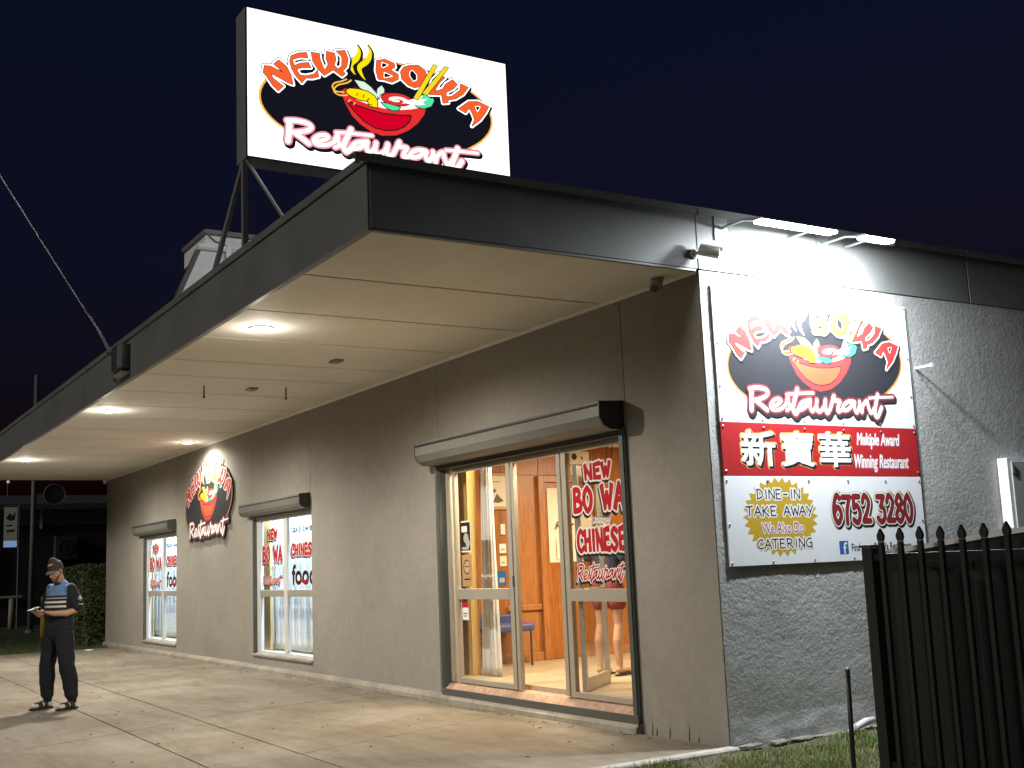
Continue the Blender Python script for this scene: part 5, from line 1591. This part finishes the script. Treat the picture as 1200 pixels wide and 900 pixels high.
# polo shirt: black with pale blue yoke and white stripes, all woven colour
def polo_mat():
    m, nt, b = nodemat('striped_polo')
    N, Lk = nt.nodes, nt.links
    co = N.new('ShaderNodeTexCoord')
    sp_ = N.new('ShaderNodeSeparateXYZ')
    Lk.new(co.outputs['Object'], sp_.inputs[0])
    def band(src, lo, hi):
        a = N.new('ShaderNodeMath'); a.operation = 'GREATER_THAN'; a.inputs[1].default_value = lo
        c = N.new('ShaderNodeMath'); c.operation = 'LESS_THAN'; c.inputs[1].default_value = hi
        d = N.new('ShaderNodeMath'); d.operation = 'MULTIPLY'
        Lk.new(src, a.inputs[0]); Lk.new(src, c.inputs[0]); Lk.new(a.outputs[0], d.inputs[0]); Lk.new(c.outputs[0], d.inputs[1])
        return d.outputs[0]
    ab = N.new('ShaderNodeMath'); ab.operation = 'ABSOLUTE'
    Lk.new(sp_.outputs['X'], ab.inputs[0])
    torso = band(ab.outputs[0], -1, .182)
    prev = None
    col = None
    def over(colin, c, mask):
        mx_ = N.new('ShaderNodeMix'); mx_.data_type = 'RGBA'
        Lk.new(mask, mx_.inputs['Factor'])
        if colin is None: mx_.inputs['A'].default_value = (.010, .012, .018, 1)
        else: Lk.new(colin, mx_.inputs['A'])
        mx_.inputs['B'].default_value = (*c, 1)
        return mx_.outputs['Result']
    def AND(a, b_):
        d = N.new('ShaderNodeMath'); d.operation = 'MULTIPLY'
        Lk.new(a, d.inputs[0]); Lk.new(b_, d.inputs[1])
        return d.outputs[0]
    col = over(None, (.13, .25, .44), AND(torso, band(sp_.outputs['Z'], 1.385, 1.60)))
    col = over(col, (.30, .32, .36), AND(torso, band(sp_.outputs['Z'], 1.345, 1.362)))
    col = over(col, (.70, .69, .66), AND(torso, band(sp_.outputs['Z'], 1.292, 1.318)))
    col = over(col, (.70, .69, .66), AND(torso, band(sp_.outputs['Z'], 1.238, 1.264)))
    Lk.new(col, b.inputs['Base Color'])
    b.inputs['Roughness'].default_value = .85
    return m
shirt = [
    [((0, .0, .99), .196, .150), ((0, -.01, 1.10), .190, .152), ((0, -.018, 1.30), .200, .150), ((0, .005, 1.43), .186, .122), ((0, .015, 1.505), .115, .085)],
    [((.165, .015, 1.455), .080), ((.235, .035, 1.33), .078), ((.258, .042, 1.25), .077)],
    [((-.165, .015, 1.455), .080), ((-.235, .02, 1.33), .078), ((-.252, .02, 1.25), .077)],
]
me = limb_mesh(shirt, .011, 'polo_shirt', 6)
crease(me, .006, 9)
sh_ = local_part('polo_shirt', me, polo_mat(), man)
cl = mat('collar_black', (.010, .012, .018), .85)
me = MB().lathe([(.068, 1.488), (.078, 1.515), (.072, 1.548), (.066, 1.548), (.064, 1.49)], (0, .0, 0), 20).mesh('collar')
local_part('collar', me, cl, man)
me = limb_mesh([[((.322, .015, 1.375), .004), ((.328, .020, 1.335), .030, .030), ((.328, .022, 1.305), .004)]], .004, 'badge', 2)
local_part('badge', me, mat('badge_grey', (.42, .44, .47), .7, var=.3, vscale=60), man)
me = MB().box(.322, .338, .000, .060, 1.262, 1.274).mesh('sleeve_tab')
local_part('sleeve_tab', me, mat('tab_gold', (.5, .42, .2), .7), man)
navy = mat('navy_trousers', (.005, .0065, .012), .85, var=.2, vscale=8)
tr = [
    [((0, .0, 1.03), .180, .136), ((0, .0, .93), .186, .142)],
    [((.085, 0, .93), .108, .126), ((.126, -.015, .75), .104, .116), ((.155, -.02, .53), .092, .100), ((.185, .015, .30), .088, .094), ((.203, .025, .16), .082, .086), ((.205, .028, .11), .052, .056)],
    [((-.085, 0, .93), .108, .126), ((-.12, -.03, .75), .104, .116), ((-.15, -.05, .53), .092, .100), ((-.175, -.025, .30), .088, .094), ((-.190, -.005, .16), .082, .086), ((-.190, .0, .11), .052, .056)],
]
me = limb_mesh(tr, .011, 'trousers', 5)
crease(me, .012, 9)
local_part('trousers', me, navy, man)
sock = mat('white_sock', (.62, .60, .56), .9)
for sx, dy in ((1, 0), (-1, -.03)):
    x_ = .205 if sx > 0 else -.190
    xt = x_ + sx * .015
    me = limb_mesh([[((x_, .028 + dy, .13), .043, .047), ((x_, .035 + dy, .07), .043, .045)], [((x_, .055 + dy, .058), .042, .040), ((xt - sx * .005, -.06 + dy, .050), .048, .034), ((xt, -.17 + dy, .042), .046, .024)]], .008, 'sock', 4)
    local_part('sock', me, sock, man)
    me = MB().prism([(xt - .045, -.20 + dy), (xt + .02, -.225 + dy), (xt + .05, -.19 + dy), (xt + .052, -.05 + dy), (x_ + .042, .09 + dy), (x_, .11 + dy), (x_ - .042, .09 + dy), (xt - .050, -.05 + dy)], .0, .024, 'z').mesh('sandal')
    sd_ = local_part('sandal', me, mat('sandal_brown', (.035, .022, .014), .6), man, False)
    for yy_, zz in ((-.02 + dy, .092), (-.10 + dy, .082)):
        pts = [(xt + .056 * math.cos(a), yy_ + .01 * math.sin(a), .02 + (zz - .02) * max(0, math.sin(a)) ** .6) for a in [math.pi * i / 10 for i in range(11)]]
        mb = MB()
        for off in (-.018, 0, .018):
            mb.tube([(a, b + off, c) for a, b, c in pts], .0115, 6)
        st_ = add_obj('strap', mb.mesh('strap'), sd_.data.materials[0], None, True)
        st_.parent = sd_
# head details: cap, hair, beard, eyes
capm = mat('cap_camouflage', (.045, .040, .038), .85, var=.7, vscale=28)
crown = [[(P(-.015, 0, .055), .088, .100), (P(-.012, 0, .098), .080, .090), (P(-.012, 0, .128), .050, .056)]]
me = limb_mesh(crown, .008, 'cap', 3)
cap_ = local_part('cap', me, capm, man)
V, F = [], []
for i in range(13):
    a = -1.05 + 2.1 * i / 12
    for r_, dz in ((.078, .055), (.105, .052), (.140, .044), (.162 - .03 * abs(a), .034)):
        q = P(r_ * math.cos(a) * 1.0 - .01, r_ * math.sin(a) * (.95 if r_ < .1 else .62), dz - .02 * abs(math.sin(a)))
        V.append(q)
F = [(i * 4 + k, i * 4 + k + 1, i * 4 + 5 + k, i * 4 + 4 + k) for i in range(12) for k in range(3)]
me = bpy.data.meshes.new('brim')
me.from_pydata(V, [], F)
br = add_obj('brim', me, mat('brim_grey', (.16, .155, .14), .8), None, True)
br.parent = cap_
sd = br.modifiers.new('t', 'SOLIDIFY'); sd.thickness = .005
me = limb_mesh([[(P(-.045, 0, .03), .072, .062), (P(-.06, 0, -.03), .062, .045), (P(-.06, 0, -.07), .045, .03)]], .008, 'hair', 3)
local_part('hair', me, hair_m, man)
me = limb_mesh([[(P(.035, .060, -.045), .012), (P(.060, .040, -.085), .020), (P(.078, 0, -.098), .024), (P(.060, -.040, -.085), .020), (P(.035, -.060, -.045), .012)]], .006, 'beard', 3)
local_part('beard', me, mat('beard', (.20, .105, .065), .8, var=.2, vscale=70), man)
for s in (-1, 1):
    me = limb_mesh([[(P(.078, .030 * s, .012), .009), (P(.080, .030 * s, .010), .009)]], .004, 'eye', 2)
    local_part('eye', me, mat('eye_dark', (.02, .018, .015), .25), man)
phone = thing('phone', 'thin smartphone held up in front of the man', 'phone', (-8.21, -3.66, .002), R(31))
pm = MB().box(-.038, .038, -.080, .080, -.004, .004).mesh('case')
pc_ = local_part('case', pm, M['plastic_dark'], phone, False)
T = Matrix.Translation((.0, -.405, 1.235)) @ Matrix.Rotation(R(14), 4, 'X')
pc_.matrix_basis = T
sm2 = MB().box(-.034, .034, -.074, .074, .0045, .0052).mesh('screen')
s2 = add_obj('screen', sm2, emit('screen_lit', (.4, .5, .65), .08))
s2.parent = phone
s2.matrix_basis = T

# ---- the person inside, back to the street, behind the right door glass (local: forward -Y)
ins = thing('person', 'person in navy top, red shorts and thongs standing behind the lettered door glass', 'person', (-3.36, 1.30, FL + .012), R(200))
ins.matrix_basis = ins.matrix_basis @ Matrix.Scale(1.03, 4)
P, hp = head_parts((0, -.03, 1.735), (0, -1, -.12))
k_ = 1.0
bp_ = hp + [
    [((0, .015, 1.54), .055), ((0, -.005, 1.61), .050), ((0, -.015, 1.68), .052)],
    [((0, .0, .98), .165, .115), ((0, .0, 1.12), .150, .105), ((0, -.01, 1.33), .165, .112), ((0, .01, 1.48), .150, .09), ((0, .015, 1.535), .09, .065)],
    [((.165, .015, 1.485), .058), ((.215, .02, 1.36), .048), ((.235, .0, 1.22), .042), ((.215, -.12, 1.12), .036), ((.17, -.24, 1.10), .028)],
    [((-.165, .015, 1.485), .058), ((-.215, .02, 1.36), .048), ((-.24, .01, 1.20), .042), ((-.24, -.05, 1.05), .036), ((-.22, -.10, .93), .027)],
    [((.17, -.24, 1.10), .026, .02), ((.155, -.30, 1.10), .038, .016), ((.15, -.33, 1.10), .034, .014)],
    [((-.22, -.10, .93), .026, .022), ((-.215, -.12, .87), .016, .038), ((-.21, -.13, .83), .014, .034)],
    [((.085, 0, .97), .088, .098), ((.10, -.01, .75), .078, .082), ((.105, .0, .53), .056, .06), ((.11, .045, .36), .058, .060), ((.11, .05, .10), .036, .04)],
    [((-.085, 0, .97), .088, .098), ((-.10, -.02, .75), .078, .082), ((-.105, -.03, .53), .056, .06), ((-.105, .01, .36), .058, .060), ((-.105, .0, .10), .036, .04)],
    [((.11, .075, .05), .034, .034), ((.12, -.04, .04), .042, .026), ((.13, -.15, .030), .044, .016)],
    [((-.105, .03, .05), .034, .034), ((-.115, -.08, .04), .042, .026), ((-.125, -.19, .030), .044, .016)],
]
bp_ += fingers((.15, -.333, 1.10), (-.1, -1, -.2), (.3, 0, 1), (-1, 0, 0), .6, .07, .0085, 1)
bp_ += fingers((-.208, -.135, .83), (.02, -.15, -1), (0, -1, .15), (1, 0, 0), .5, .07, .0085, 1)
local_part('body', limb_mesh(bp_, .0085, 'body', 5), skin, ins)
top = [
    [((0, .0, 1.03), .178, .130), ((0, .0, 1.15), .168, .124), ((0, -.01, 1.34), .180, .128), ((0, .01, 1.47), .162, .108), ((0, .015, 1.545), .085, .072)],
    [((.160, .015, 1.490), .072), ((.215, .02, 1.36), .066), ((.232, .01, 1.27), .064)],
    [((-.160, .015, 1.490), .072), ((-.215, .02, 1.36), .066), ((-.238, .015, 1.25), .064)],
]
me = limb_mesh(top, .011, 'top', 5)
crease(me, .006, 9)
local_part('top', me, mat('navy_top', (.022, .027, .055), .85, var=.15), ins)
sh2 = [
    [((0, 0, 1.04), .168, .125), ((0, 0, .95), .178, .132)],
    [((.085, 0, .95), .105, .122), ((.10, -.01, .84), .104, .112), ((.102, -.01, .76), .102, .108)],
    [((-.085, 0, .95), .105, .122), ((-.10, -.02, .84), .104, .112), ((-.102, -.02, .76), .102, .108)],
]
me = limb_mesh(sh2, .011, 'shorts', 4)
crease(me, .006, 9)
local_part('shorts', me, mat('red_shorts', (.20, .035, .035), .85, var=.2, vscale=9), ins)
me = limb_mesh([[(P(-.030, 0, .05), .088, .092), (P(-.02, 0, .095), .072, .075)], [(P(-.05, 0, .02), .080, .066), (P(-.065, 0, -.04), .064, .045)]], .009, 'hair', 4)
local_part('hair', me, mat('brown_hair', (.07, .04, .02), .7, var=.3, vscale=50), ins)
for s in (-1, 1):
    me = limb_mesh([[(P(.078, .030 * s, .012), .009), (P(.080, .030 * s, .010), .009)]], .004, 'eye', 2)
    local_part('eye', me, mat('eye_dark', (.02, .018, .015), .25), ins)
thong = mat('black_rubber', (.015, .015, .015), .7)
for x_, dy in ((.12, .0), (-.115, -.04)):
    me = MB().prism([(x_ - .045, -.18 + dy), (x_ + .0, -.205 + dy), (x_ + .05, -.18 + dy), (x_ + .05, -.04 + dy), (x_ + .03, .11 + dy), (x_ - .035, .11 + dy), (x_ - .045, -.04 + dy)], -.011, .008, 'z').mesh('thong_sandal')
    so = local_part('thong_sandal', me, thong, ins, False)
    mb = MB().tube([(x_ - .045, -.02 + dy, .01), (x_ - .025, -.09 + dy, .058), (x_ + .005, -.145 + dy, .045), (x_ + .005, -.15 + dy, .01)], .007, 6).tube([(x_ + .05, -.02 + dy, .01), (x_ + .035, -.09 + dy, .058), (x_ + .006, -.145 + dy, .045)], .007, 6)
    st_ = add_obj('strap', mb.mesh('strap'), thong, None, True)
    st_.parent = so
